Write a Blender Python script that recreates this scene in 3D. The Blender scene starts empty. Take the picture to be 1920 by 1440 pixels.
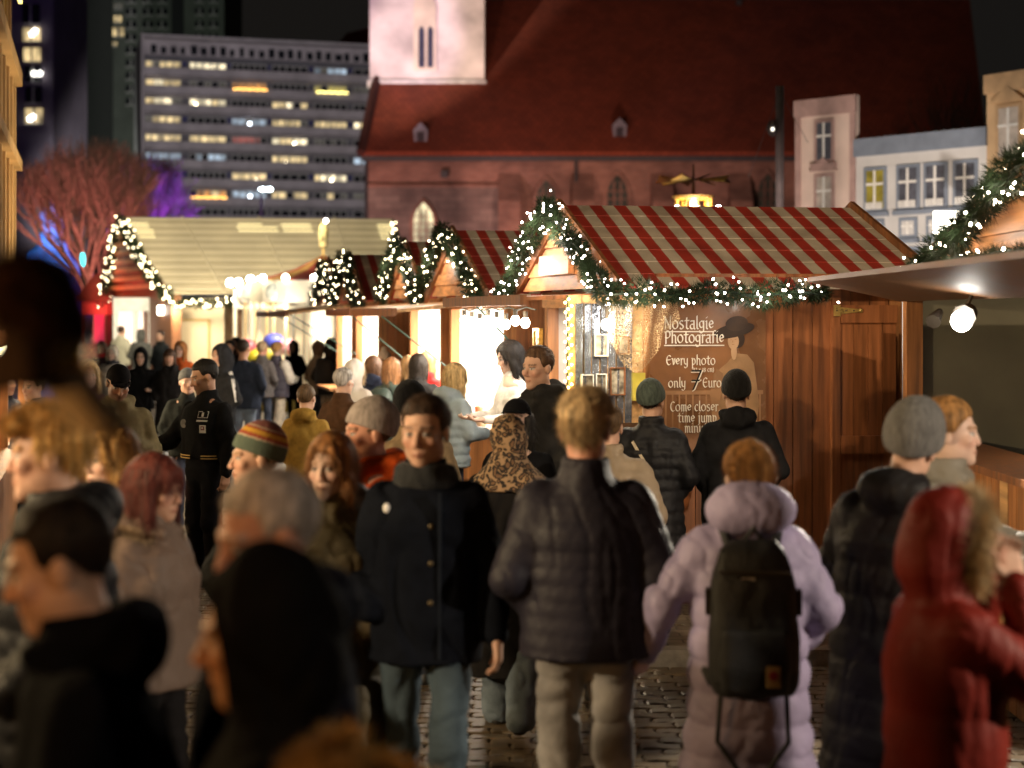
import bpy, math, random, numpy as np
from mathutils import Matrix, Vector
from mathutils.bvhtree import BVHTree
R=math.radians
SC=bpy.context.scene; COL=SC.collection
# ------------------------------------------------------------------ camera, world, exposure, large lights
FP,HZ,HC=3000.0,590.0,2.2            # focal length in photo pixels, horizon row, eye height
cd=bpy.data.cameras.new('camera'); cam=bpy.data.objects.new('camera',cd); COL.objects.link(cam)
cam.location=(0,0,HC); cam.rotation_euler=(R(90),0,0)
cd.sensor_width=36; cd.lens=36*FP/1920; cd.shift_y=-(720-HZ)/1920
cd.clip_end=1500; cd.clip_start=.1
cd.dof.use_dof=True; cd.dof.focus_distance=11.2; cd.dof.aperture_fstop=1.5
SC.camera=cam
W=bpy.data.worlds.new('World'); SC.world=W; W.use_nodes=True
nt=W.node_tree; bg=nt.nodes['Background']
sky=nt.nodes.new('ShaderNodeTexSky'); sky.sky_type='NISHITA'; sky.sun_disc=False
sky.sun_elevation=R(-4); sky.sun_rotation=R(200)
mx=nt.nodes.new('ShaderNodeMix'); mx.data_type='RGBA'; mx.inputs[0].default_value=.96
nt.links.new(sky.outputs[0],mx.inputs[6]); mx.inputs[7].default_value=(.085,.075,.066,1)
nt.links.new(mx.outputs[2],bg.inputs[0]); bg.inputs[1].default_value=.1
vs=SC.view_settings; vs.view_transform='Standard'; vs.look='None'; vs.exposure=0; vs.gamma=1; vs.use_curve_mapping=False
cy=SC.cycles; cy.use_denoising=True; cy.sample_clamp_indirect=4; cy.sample_clamp_direct=0; cy.max_bounces=5
cy.diffuse_bounces=2; cy.glossy_bounces=2; cy.transmission_bounces=4; cy.transparent_max_bounces=12; cy.caustics_reflective=False; cy.caustics_refractive=False
def P(px,py,d): return Vector(((px-960)/FP*d, d, HC-(py-HZ)/FP*d))
def lamp(kind,loc,power,col=(1,.85,.65),size=.1,to=None,spot=70,blend=.6,sy=None):
    l=bpy.data.lights.new('lamp_light',kind); l.energy=power; l.color=col
    if kind=='AREA':
        l.size=size
        if sy: l.shape='RECTANGLE'; l.size_y=sy
    else: l.shadow_soft_size=size
    if kind=='SPOT': l.spot_size=R(spot); l.spot_blend=blend
    o=bpy.data.objects.new('lamp_light',l); COL.objects.link(o); o.location=loc
    if to is not None: o.rotation_euler=(Vector(to)-Vector(loc)).to_track_quat('-Z','Y').to_euler()
    return o
WARM=(1,.78,.5); WHITE=(1,.92,.8); ORANGE=(1,.52,.2)
# unseen lamps added off frame, standing in for implied market lights; no fixtures
lamp('SPOT',(5.0,3.4,2.9),950,(1,.84,.64),.05,(.7,7.1,1.3),62,.35); lamp('SPOT',(1.9,.6,3.3),85,(1,.80,.58),.05,(-.58,3.6,1.75),26,.4); lamp('SPOT',(2.5,.5,8.5),2300,(1,.76,.48),.12,(2.0,12.2,2.3),32)
lamp('SPOT',(-6.0,3.4,3.0),1500,(1,.76,.47),.12,(1.0,8.2,1.5),50)
lamp('SPOT',(-4.6,5.6,2.7),400,(1,.70,.34),.15,(-.9,5.2,1.6),100); lamp('SPOT',(-3.0,.9,2.5),150,(1,.50,.17),.12,(-.7,2.8,1.8),110)
lamp('POINT',(-4.4,10.5,3.1),330,(1,.74,.42),.2)
# church, tower, tree and facade floodlights (standing on the square, hidden behind the stalls)
tw=P(800,80,115)
lamp('SPOT',(-24,80,3),80000,(1,.86,.72),.4,tw,15)
lamp('SPOT',(-2,84,3),30000,(.85,.6,1),.4,P(760,60,115),15)
lamp('SPOT',(-11,72,4),13000,(1,.60,.44),.5,P(930,235,114),44)
lamp('SPOT',(6,86,2),11000,(1,.64,.52),.5,P(1250,330,110),70)
lamp('SPOT',(-9,92,1.5),8500,(1,.62,.6),.5,P(760,350,110),60)
# ------------------------------------------------------------------ helpers
TW={}
def link(name,data,parent=None,loc=None):
    o=bpy.data.objects.new(name,data); COL.objects.link(o)
    if loc is not None: o.location=loc
    if parent is not None:
        o.parent=parent
        m=TW.get(parent.name)
        if m is not None: o.matrix_parent_inverse=Matrix.Translation(-m)
    return o
def tag(o,label=None,cat=None,group=None,kind=None):
    if label: o['label']=label
    if cat: o['category']=cat
    if group: o['group']=group
    if kind: o['kind']=kind
    return o
def thing(name,label,cat,loc=(0,0,0),group=None):
    o=link(name,None,loc=loc); o.empty_display_size=.1; TW[o.name]=Vector(loc)
    return tag(o,label,cat,group)
class MB:
    def __init__(s): s.v=[]; s.f=[]
    def hexa(s,pts):
        n=len(s.v); s.v+=[tuple(p) for p in pts]
        s.f+=[(n,n+3,n+2,n+1),(n+4,n+5,n+6,n+7),(n,n+1,n+5,n+4),(n+1,n+2,n+6,n+5),(n+2,n+3,n+7,n+6),(n+3,n,n+4,n+7)]
        return s
    def box(s,lo,hi,M=None):
        x0,y0,z0=lo; x1,y1,z1=hi
        p=[(x0,y0,z0),(x1,y0,z0),(x1,y1,z0),(x0,y1,z0),(x0,y0,z1),(x1,y0,z1),(x1,y1,z1),(x0,y1,z1)]
        return s.hexa([M(*q) for q in p] if M else p)
    def cbox(s,c,sz,M=None): return s.box([c[i]-sz[i]/2 for i in range(3)],[c[i]+sz[i]/2 for i in range(3)],M)
    def poly(s,pts): n=len(s.v); s.v+=[tuple(p) for p in pts]; s.f.append(tuple(range(n,n+len(pts)))); return s
    def prism(s,pts,off):
        n=len(s.v); k=len(pts); off=Vector(off); s.v+=[tuple(p) for p in pts]+[tuple(Vector(p)+off) for p in pts]
        s.f.append(tuple(range(n+k-1,n-1,-1))); s.f.append(tuple(range(n+k,n+2*k)))
        for i in range(k): j=(i+1)%k; s.f.append((n+i,n+j,n+k+j,n+k+i))
        return s
    def tube(s,path,rad,n=6,cap=True):
        if not hasattr(rad,'__len__'): rad=[rad]*len(path)
        path=[Vector(p) for p in path]; b=len(s.v); k=len(path); up=None
        for i,p in enumerate(path):
            t=(path[min(i+1,k-1)]-path[max(i-1,0)]).normalized()
            if up is None: up=t.orthogonal().normalized()
            a=(up-t*up.dot(t)); a=a.normalized() if a.length>1e-6 else t.orthogonal().normalized(); up=a; c=t.cross(a)
            for j in range(n):
                w=2*math.pi*j/n; s.v.append(tuple(p+(a*math.cos(w)+c*math.sin(w))*rad[i]))
        for i in range(k-1):
            for j in range(n):
                q=(j+1)%n; s.f.append((b+i*n+j,b+i*n+q,b+(i+1)*n+q,b+(i+1)*n+j))
        if cap: s.f.append(tuple(b+j for j in range(n-1,-1,-1))); s.f.append(tuple(b+(k-1)*n+j for j in range(n)))
        return s
    def lathe(s,prof,n=16,c=(0,0,0),sx=1):
        b=len(s.v); k=len(prof)
        for r,z in prof:
            for j in range(n):
                w=2*math.pi*j/n; s.v.append((c[0]+r*sx*math.cos(w),c[1]+r*math.sin(w),c[2]+z))
        for i in range(k-1):
            for j in range(n):
                q=(j+1)%n; s.f.append((b+i*n+j,b+i*n+q,b+(i+1)*n+q,b+(i+1)*n+j))
        s.f.append(tuple(b+j for j in range(n-1,-1,-1))); s.f.append(tuple(b+(k-1)*n+j for j in range(n)))
        return s
    def ball(s,c,r,n=8,sc=(1,1,1)):
        b=len(s.v)
        pr=[(max(.02,math.sin(math.pi*i/n)),-math.cos(math.pi*i/n)) for i in range(n+1)]
        s.lathe([(a*r,z*r) for a,z in pr],n+2)
        s.v[b:]=[(c[0]+x*sc[0],c[1]+y*sc[1],c[2]+z*sc[2]) for x,y,z in s.v[b:]]
        return s
    def mesh(s,name,mat,smooth=False,uv=None):
        m=bpy.data.meshes.new(name); m.from_pydata(s.v,[],s.f)
        if mat: m.materials.append(mat)
        if smooth: m.polygons.foreach_set('use_smooth',[True]*len(m.polygons))
        if uv:
            l=m.uv_layers.new(name='UVMap'); 
            for lp in m.loops: l.data[lp.index].uv=uv(*s.v[lp.vertex_index])
        return m
    def build(s,name,mat,parent=None,smooth=False,uv=None): return link(name,s.mesh(name,mat,smooth,uv),parent)
# ------------------------------------------------------------------ materials
MC={}
def N(t,k,**kw):
    n=t.nodes.new('ShaderNode'+k)
    for a,b in kw.items(): setattr(n,a,b)
    return n
def ramp(t,src,stops):
    r=N(t,'ValToRGB'); t.links.new(src,r.inputs[0]); e=r.color_ramp.elements
    while len(e)<len(stops): e.new(.5)
    for i,(p,c) in enumerate(stops): e[i].position=p; e[i].color=(*c,1) if len(c)==3 else c
    return r.outputs[0]
def tint(c,f): return tuple(min(1,max(0,x*f)) for x in c[:3])
def mat(name,col=(.5,.5,.5),rough=.7,scale=8,var=.25,bump=.15,bscale=None,metal=0,coat=0,sheen=0,stretch=(1,1,1),spec=.4,coord='Object',dist=.01,sub=0):
    key=(name,col,rough,scale,var,bump,bscale,metal,coat,sheen,stretch,spec,coord)
    if key in MC: return MC[key]
    m=bpy.data.materials.new(name); m.use_nodes=True; t=m.node_tree; b=t.nodes['Principled BSDF']
    tc=N(t,'TexCoord'); mp=N(t,'Mapping'); mp.inputs[3].default_value=stretch
    t.links.new(tc.outputs[coord],mp.inputs[0])
    n=N(t,'TexNoise'); n.inputs['Scale'].default_value=scale; n.inputs['Detail'].default_value=5; t.links.new(mp.outputs[0],n.inputs[0])
    t.links.new(ramp(t,n.outputs[0],[(.3,tint(col,1-var)),(.7,tint(col,1+var))]),b.inputs['Base Color'])
    rr=N(t,'MapRange'); rr.inputs[3].default_value=max(.05,rough-.12); rr.inputs[4].default_value=min(1,rough+.12); t.links.new(n.outputs[0],rr.inputs[0]); t.links.new(rr.outputs[0],b.inputs['Roughness'])
    b.inputs['Metallic'].default_value=metal; b.inputs['Specular IOR Level'].default_value=spec
    if coat: b.inputs['Coat Weight'].default_value=coat; b.inputs['Coat Roughness'].default_value=.15
    if sheen: b.inputs['Sheen Weight'].default_value=sheen; b.inputs['Sheen Roughness'].default_value=.5
    if bump:
        n2=N(t,'TexNoise'); n2.inputs['Scale'].default_value=bscale or scale*6; n2.inputs['Detail'].default_value=4; t.links.new(mp.outputs[0],n2.inputs[0])
        bp=N(t,'Bump'); bp.inputs['Strength'].default_value=bump; bp.inputs['Distance'].default_value=dist; t.links.new(n2.outputs[0],bp.inputs['Height']); t.links.new(bp.outputs[0],b.inputs['Normal'])
    MC[key]=m; return m
def emit(name,col,st,sample=False):
    key=(name,col,st)
    if key in MC: return MC[key]
    m=bpy.data.materials.new(name); m.use_nodes=True; t=m.node_tree; b=t.nodes['Principled BSDF']
    b.inputs['Base Color'].default_value=(*tint(col,.6),1); b.inputs['Emission Color'].default_value=(*col,1); b.inputs['Emission Strength'].default_value=st
    m.cycles.emission_sampling='AUTO' if sample else 'NONE'
    MC[key]=m; return m
def vcolmat(name,rough=.7,bump=.1,bscale=60,sub=0,sheen=0,spec=.35,stretch=(1,1,1),var=.12):
    key=('vc',name,rough,bump,bscale,stretch)
    if key in MC: return MC[key]
    m=bpy.data.materials.new(name); m.use_nodes=True; t=m.node_tree; b=t.nodes['Principled BSDF']
    a=N(t,'VertexColor'); a.layer_name='Col'
    tc=N(t,'TexCoord'); mp=N(t,'Mapping'); mp.inputs[3].default_value=stretch; t.links.new(tc.outputs['Object'],mp.inputs[0])
    n=N(t,'TexNoise'); n.inputs['Scale'].default_value=bscale*.4; n.inputs['Detail'].default_value=4; t.links.new(mp.outputs[0],n.inputs[0])
    r=N(t,'MapRange'); r.inputs[3].default_value=1-var; r.inputs[4].default_value=1+var; t.links.new(n.outputs[0],r.inputs[0])
    ml=N(t,'VectorMath',operation='SCALE'); t.links.new(a.outputs[0],ml.inputs[0]); t.links.new(r.outputs[0],ml.inputs['Scale']); t.links.new(ml.outputs[0],b.inputs['Base Color'])
    b.inputs['Roughness'].default_value=rough; b.inputs['Specular IOR Level'].default_value=spec
    if sub: b.inputs['Subsurface Weight'].default_value=sub; b.inputs['Subsurface Radius'].default_value=(.02,.008,.004); b.inputs['Subsurface Scale'].default_value=.6
    if sheen: b.inputs['Sheen Weight'].default_value=sheen
    n2=N(t,'TexNoise'); n2.inputs['Scale'].default_value=bscale; n2.inputs['Detail'].default_value=3; t.links.new(mp.outputs[0],n2.inputs[0])
    bp=N(t,'Bump'); bp.inputs['Strength'].default_value=bump; bp.inputs['Distance'].default_value=.006; t.links.new(n2.outputs[0],bp.inputs['Height']); t.links.new(bp.outputs[0],b.inputs['Normal'])
    MC[key]=m; return m
def woodmat(name,col,axis=2,rough=.5,sc=1.0):
    st=[14*sc,14*sc,14*sc]; st[axis]=1.0*sc
    return mat(name,col,rough,1.6,.45,.25,4,stretch=tuple(st),spec=.4,dist=.004)
# ------------------------------------------------------------------ ground
random.seed(4)
def ground_mat():
    m=bpy.data.materials.new('wet_paving'); m.use_nodes=True; t=m.node_tree; b=t.nodes['Principled BSDF']
    tc=N(t,'TexCoord'); br=N(t,'TexBrick'); t.links.new(tc.outputs['Object'],br.inputs[0])
    br.inputs['Color1'].default_value=(.12,.10,.075,1); br.inputs['Color2'].default_value=(.17,.14,.105,1); br.inputs['Mortar'].default_value=(.03,.026,.022,1)
    br.inputs['Scale'].default_value=1; br.inputs['Brick Width'].default_value=.22; br.inputs['Row Height'].default_value=.11; br.inputs['Mortar Size'].default_value=.007
    t.links.new(br.outputs[0],b.inputs['Base Color'])
    n=N(t,'TexNoise'); n.inputs['Scale'].default_value=1.3; n.inputs['Detail'].default_value=6; t.links.new(tc.outputs['Object'],n.inputs[0])
    t.links.new(ramp(t,n.outputs[0],[(.35,(.25,)*3),(.7,(.6,)*3)]),b.inputs['Roughness'])
    bp=N(t,'Bump'); bp.inputs['Strength'].default_value=.5; bp.inputs['Distance'].default_value=.01; bp.invert=True; t.links.new(br.outputs['Fac'],bp.inputs['Height']); t.links.new(bp.outputs[0],b.inputs['Normal'])
    return m
GM=ground_mat()
tag(MB().poly([(-900,-60,0),(900,-60,0),(900,1200,0),(-900,1200,0)]).build('ground',GM),kind='structure')
# pavers: wavy interlocking concrete stones, near field as stones with joints
pave=mat('paver_stone',(.085,.060,.033),.45,9,.35,.35,70,spec=.55)
pave_o=thing('paving','wet dark interlocking paving stones of the market lane','paving',(0,6,0)); tag(pave_o,kind='structure')
def paver(x,y,rot,hz=.022,jit=True):
    a,b2=.108,.052; w=.013; pts=[]
    for px,py in [(-a,-b2),(-a*.5,-b2+w),(0,-b2-w*.4),(a*.5,-b2-w),(a,-b2),(a-w,0),(a,b2),(a*.5,b2-w),(0,b2-w*.4),(-a*.5,b2+w),(-a,b2),(-a-w,0)]: pts.append((px*.95,py*.93))
    return pts
PM=MB(); pp=paver(0,0,0)
k=len(pp); PM.v=[(x*1.03,y*1.03,0) for x,y in pp]+[(x,y,.018) for x,y in pp]+[(x*.9,y*.88,.022) for x,y in pp]
for a0 in (0,k):
    for i in range(k): PM.f.append((a0+i,a0+(i+1)%k,a0+k+(i+1)%k,a0+k+i))
PM.f.append(tuple(range(2*k,3*k)))
pm=PM.mesh('paver',pave)
near=[]; 
for j in range(0,118):
    for i in range(-24,26):
        y=3.4+j*.104; x=i*.217+(.108 if j%2 else 0)
        if abs(x)<.38*y+.3 and not(x>.3 and 9.9<y): near.append((x,y))
def vis(x,y):
    px=960+x/y*FP; py=HZ+HC/y*FP
    return (830<px<1010 and 1255<py<1445) or (1180<px<1345 and 1160<py<1445) or (1540<px<1640 and 1180<py<1445)
seen=[q for q in near if vis(*q)]; seen.sort(key=lambda q:q[1]); sel=set(seen[:300])
bigv=[];bigf=[]
base=[Vector(v) for v in PM.v]
for (x,y) in near:
    dz=random.uniform(-.004,.003); tl=random.uniform(-.03,.03); tx=random.uniform(-.03,.03)
    if (x,y) in sel:
        o=link('paving_stone',pm,pave_o,(x,y,dz)); o.rotation_euler=(tx,tl,random.uniform(-.02,.02))
    else:
        n=len(bigv); bigv+=[(v.x+x,v.y+y,v.z+dz+v.x*tl+v.y*tx) for v in base]; bigf+=[tuple(i+n for i in f) for f in PM.f]
mb=MB(); mb.v=bigv; mb.f=bigf
tag(mb.build('far_paving_stones',pave,pave_o),kind='stuff')
# raised kerb and pavement in front of the photo hut
kerb=mat('kerb_granite',(.2,.18,.16),.5,14,.3,.3,60)
kx=.42
for i in range(9):
    tag(MB().box((kx+i*.93,9.95,0),(kx+i*.93+.92,10.08,.115)).build('kerb_stone',kerb),kind='structure')
tag(MB().box((kx,10.081,0),(9,30,.1)).build('pavement',GM),kind='structure')
# ------------------------------------------------------------------ far buildings
def winlit(name,col,st,seed=0):
    key=('win',name)
    if key in MC: return MC[key]
    m=bpy.data.materials.new(name); m.use_nodes=True; t=m.node_tree; b=t.nodes['Principled BSDF']
    tc=N(t,'TexCoord'); oi=N(t,'ObjectInfo'); ad=N(t,'VectorMath',operation='ADD'); mu=N(t,'VectorMath',operation='SCALE'); mu.inputs[0].default_value=(37,91,53); t.links.new(oi.outputs['Random'],mu.inputs['Scale'])
    t.links.new(tc.outputs['Object'],ad.inputs[0]); t.links.new(mu.outputs[0],ad.inputs[1])
    mp=N(t,'Mapping'); mp.inputs[3].default_value=(1.1,1.1,.45); t.links.new(ad.outputs[0],mp.inputs[0])
    n=N(t,'TexNoise'); n.inputs['Scale'].default_value=1.0; n.inputs['Detail'].default_value=3; t.links.new(mp.outputs[0],n.inputs[0])
    c=ramp(t,n.outputs[0],[(.32,tint(col,.12)),(.5,tint(col,.55)),(.68,tint(col,1.0))])
    t.links.new(c,b.inputs['Emission Color']); b.inputs['Emission Strength'].default_value=st; b.inputs['Base Color'].default_value=(.05,.05,.05,1)
    m.cycles.emission_sampling='NONE'; MC[key]=m; return m
WL={'w':winlit('lit_window_warm',(1,.74,.36),1.3),'b':winlit('lit_window_bright',(1,.85,.55),2.2),'c':winlit('lit_window_cool',(.65,.82,1),.9),'d':winlit('window_dim',(.4,.36,.28),.2),
    'r':winlit('lit_window_red',(1,.25,.2),.5),'o':winlit('lit_window_orange',(1,.42,.1),.9),'y':winlit('lit_window_yellow',(1,.8,.2),.9),'.':mat('window_dark',(.012,.013,.018),.15,2,.2,0,spec=.6)}
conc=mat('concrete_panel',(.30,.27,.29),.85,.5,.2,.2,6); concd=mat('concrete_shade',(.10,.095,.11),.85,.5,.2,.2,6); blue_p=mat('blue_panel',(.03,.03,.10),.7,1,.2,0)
framem=mat('window_frame_pale',(.32,.31,.3),.6,3,.2,0)
random.seed(11)
# long slab block
A=Vector((-50.6,220,0)); B=Vector((-8,232,0)); U=(B-A).normalized(); V=Vector((-U.y,U.x,0)); L=(B-A).length
def MS(u,v,z): return A+U*u+V*v+Vector((0,0,z))
slab=thing('apartment_block','long slab apartment block with lit balcony windows behind the white tent','building',A)
TOP=40.6; FH=2.53
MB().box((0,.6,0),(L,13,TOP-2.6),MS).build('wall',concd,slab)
MB().box((-.4,-.8,0),(-.05,22,TOP+.2),MS).build('end_wall',conc,slab)
MB().box((0,1.2,TOP-2.55),(L,12,TOP-.3),MS).build('roof_storey',conc,slab)
MB().box((-.3,-.9,TOP-.28),(L,12.4,TOP+.1),MS).build('roof_slab',conc,slab)
lamp('SPOT',(-30,112,3),190000,(1,.94,.92),1,MS(14,0,24),40); lamp('SPOT',(-60,215,3),60000,(.9,1,.85),1,(-66,300,60),60)  # spots added to lighten the slab and the tall tower, no fixtures
rows=["wb..c.","wdo.yd","bb.w..","w.cwwb","wwrbd.","cc.w.c","..w.b.","docwdd","......"]
bays=[(.2,5.0),(6.2,11.2),(12,16.8),(17.6,22.6),(23.6,28.2),(29.2,34.4)]
for fl,row in enumerate(rows):
    zt=TOP-3.1-fl*FH*1.0
    MB().box((0,-1.0,zt-FH+.15),(L,-.72,zt-FH+1.28),MS).build('balcony_parapet',conc,slab)
    MB().box((0,-.71,zt-FH-.1),(L,.6,zt-FH+.06),MS).build('balcony_slab',conc,slab)
    for bi,(u0,u1) in enumerate(bays):
        c=row[bi]; fr=MB()
        w=MB().box((u0-.05,.5,zt-FH+.45),(u1+.05,.575,zt-.3),MS).build('window',WL['.'],slab)
        n=random.choice([4,5,6])
        for q in range(n):
            cc=c if random.random()<.72 else random.choice({'w':'bd.w','b':'wwbd','c':'d.cc','.':'....','d':'..dw','r':'d.w.','o':'odw.','y':'dyw.'}[c]); MB().box((u0+(u1-u0)*q/n,.42,zt-FH+.5+(random.random()*.5 if random.random()<.3 else 0)),(u0+(u1-u0)*(q+1)/n-.01,.49,zt-.35),MS).build('pane',WL[cc],w)
        for q in range(n+1):
            uu=u0+(u1-u0)*q/n; fr.box((uu-.07,.30,zt-FH+.5),(uu+.07,.41,zt-.3),MS)
        fr.box((u0,.3,zt-.34),(u1,.41,zt-.22),MS); fr.build('window_frame',framem,w)
        if fl%3==0: MB().box((u1+.15,.4,zt-FH+.4),(u1+.85,.55,zt-.2),MS).build('panel',blue_p,slab)
        if c in 'oy':
            for q in range(14):
                MB().ball(MS(u0+.2+q*(u1-u0-.4)/13,-1.1,zt-FH+1.1+.05*(q%3)),.11,4).build('fairy_light',emit('fairy_'+c,(1,.5,.1) if c=='o' else (1,.85,.25),7),slab)
        if c in 'wbc' and random.random()<.75:
            MB().ball(MS(u0+random.uniform(.8,4),-.2,zt-1.0-random.random()*.6),.2,5).build('ceiling_lamp',emit('room_lamp',(1,.86,.6) if c!='c' else (.8,.9,1),14),slab)
for q in range(26):
    u=1+q*1.35
    MB().box((u,1.0,TOP-2.2),(u+random.uniform(.5,1.0),1.15,TOP-.9-random.random()*.4),MS).build('window',WL['.'],slab)
# tower blocks
def tower(label,x0,x1,y,depth,top,m,wins,dark):
    t=thing('tower_block',label,'building',(x0,y,0)); MB().box((x0,y,0),(x1,y+depth,top)).build('wall',m,t)
    for (px0,py0,px1,py1,c) in wins:
        a=P(px0,py1,y); b=P(px1,py0,y)
        w=MB().box((a.x,y-.12,a.z),(b.x,y-.02,b.z)).build('window',WL[c],t)
        f=MB(); mx_=(a.x+b.x)/2; th=.004*y/8
        f.box((mx_-th,y-.3,a.z),(mx_+th,y-.13,b.z)); f.box((a.x,y-.3,a.z-th*2),(b.x,y-.13,a.z)); f.build('window_frame',framem,w)
    return t
gy=mat('tower_plaster',(.10,.11,.095),.9,.3,.2,.1); gy2=mat('tower_plaster_pale',(.14,.12,.15),.9,.3,.2,.1)
wins=[]
for r in range(9):
    for px in (236,268,294): wins.append((px,-8+r*24,px+20,4+r*24,'.'))
    for px in (366,392): wins.append((px,-8+r*24,px+17,3+r*24,'.'))
wins+=[(214,30,228,42,'w'),(211,52,232,68,'w'),(211,79,219,86,'w'),(214,6,230,16,'d')]
t1=tower('tall dark greenish tower block behind the slab block',P(150,0,300).x,P(420,0,300).x,300,20,75,gy,wins,None)
MB().box((P(322,0,300).x,299.7,40),(P(345,0,300).x,299.9,74)).build('recess_shade',mat('recess_shade_paint',(.02,.02,.022),.9,1,.1,0),t1)  # flat dark strip in place of a recess, shade put into its colour
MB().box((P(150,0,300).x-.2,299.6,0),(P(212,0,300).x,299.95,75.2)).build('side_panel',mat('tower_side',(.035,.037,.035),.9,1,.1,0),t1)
wl=[(42,8,75,44,'.'),(43,52,76,78,'w'),(45,90,76,116,'w'),(46,124,78,155,'.'),(48,163,79,193,'.'),(48,203,80,232,'w')]
t2=tower('pale tower block with star decorated windows at the far left edge',P(18,0,150).x,P(100,0,150).x,150,12,40,gy2,wl,None)
star_m=emit('star_light',(1,.95,.85),9)
for px,py in ((60,64),(66,58),(64,138),(75,138),(56,223),(62,219)):
    c=P(px,py,149.5); pts=[]
    for i in range(10):
        r=(.32 if i%2==0 else .13); a=math.pi/2+i*math.pi/5; pts.append((c.x+r*math.cos(a),c.y,c.z+r*math.sin(a)))
    MB().prism(pts,(0,-.06,0)).build('paper_star',star_m,t2)
rb=thing('red_roof_house','dark red roofed house between slab block and church tower','building',(-22,260,0))
MB().box((P(632,0,260).x,260,0),(P(700,0,260).x,270,P(0,84,260).z)).build('wall',concd,rb)
a=P(632,84,260);b=P(700,50,260); MB().prism([(a.x,260,a.z),(b.x,260,a.z),(b.x,260,b.z),(P(650,0,260).x,260,P(0,62,260).z)],(0,8,0)).build('roof',mat('far_roof',(.16,.03,.02),.9,1,.2,.2),rb)
# ------------------------------------------------------------------ church
brick=bpy.data.materials.new('church_brick'); brick.use_nodes=True
def mkbrick(m,c1,c2,mo,bw,rh,sc=1,patch=None):
    t=m.node_tree; b=t.nodes['Principled BSDF']; tc=N(t,'TexCoord'); mp=N(t,'Mapping'); mp.inputs[2].default_value=(R(90),0,0); t.links.new(tc.outputs['Object'],mp.inputs[0])
    br=N(t,'TexBrick'); t.links.new(mp.outputs[0],br.inputs[0]); br.inputs['Color1'].default_value=(*c1,1); br.inputs['Color2'].default_value=(*c2,1); br.inputs['Mortar'].default_value=(*mo,1)
    br.inputs['Scale'].default_value=sc; br.inputs['Brick Width'].default_value=bw; br.inputs['Row Height'].default_value=rh; br.inputs['Mortar Size'].default_value=.02
    n=N(t,'TexNoise'); n.inputs['Scale'].default_value=.45; n.inputs['Detail'].default_value=8; t.links.new(tc.outputs['Object'],n.inputs[0])
    mixn=N(t,'Mix',data_type='RGBA',blend_type='MULTIPLY'); mixn.inputs[0].default_value=1; t.links.new(br.outputs[0],mixn.inputs[6]); t.links.new(ramp(t,n.outputs[0],[(.3,patch or (.45,.42,.42)),(.65,(1.15,1.05,1.0))]),mixn.inputs[7]); t.links.new(mixn.outputs[2],b.inputs['Base Color'])
    b.inputs['Roughness'].default_value=.9
mkbrick(brick,(.26,.12,.09),(.34,.17,.13),(.25,.2,.18),.6,.2)
rubble=bpy.data.materials.new('field_stone'); rubble.use_nodes=True; mkbrick(rubble,(.18,.13,.12),(.26,.2,.18),(.14,.12,.11),1.1,.45)
tile=bpy.data.materials.new('clay_roof_tiles'); tile.use_nodes=True; mkbrick(tile,(.22,.045,.02),(.28,.06,.028),(.10,.02,.01),.5,.32,patch=(.8,.75,.75))
stone=mat('tower_plaster_stone',(.62,.52,.48),.9,.35,.35,.4,3,stretch=(1,1,1.3))
trimw=mat('stone_trim',(.6,.55,.52),.8,2,.2,.1); darkglass=mat('church_glass',(.05,.05,.04),.3,3,.4,.1); gutter=mat('gutter_metal',(.05,.045,.05),.6,3,.2,0)
church=thing('church','brick church with huge dark red tiled roof and floodlit pale stone tower','church',P(690,590,110))
YW=110; e=P(690,302,YW).z
xl=P(688,0,YW).x; xr=P(1840,0,YW).x
MB().box((xl,YW,0),(xr,YW+24,e)).build('wall',brick,church)
s0=P(690,352,YW).z
MB().box((xl-.05,YW-.25,0),(P(940,0,YW).x,YW-.02,s0)).build('stone_plinth',rubble,church)
MB().box((xl-.1,YW-.4,s0),(P(945,0,YW).x,YW-.01,s0+.2)).build('string_course',brick,church)
MB().box((xl-.3,YW-.55,e-.05),(xr,YW-.35,e+.28)).build('gutter',gutter,church)
yr=122; zr=P(0,6,yr).z
roof=MB().hexa([(xl-.3,YW-.5,e+.3),(xr+.3,YW-.5,e+.3),(P(1818,0,122).x,yr,zr),(xl+1.0,yr,zr),(xl-.3,YW-.5,e+.6),(xr+.3,YW-.5,e+.6),(P(1818,0,122).x,yr,zr+.3),(xl+1.0,yr,zr+.3)]).build('roof',tile,church)
MB().tube([(xl-.35,YW-.55,e+.5),(xl+.95,yr,zr+.2)],.35,5).build('verge',mat('verge_tiles',(.07,.02,.015),.9,2,.2,.1),church)
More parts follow.
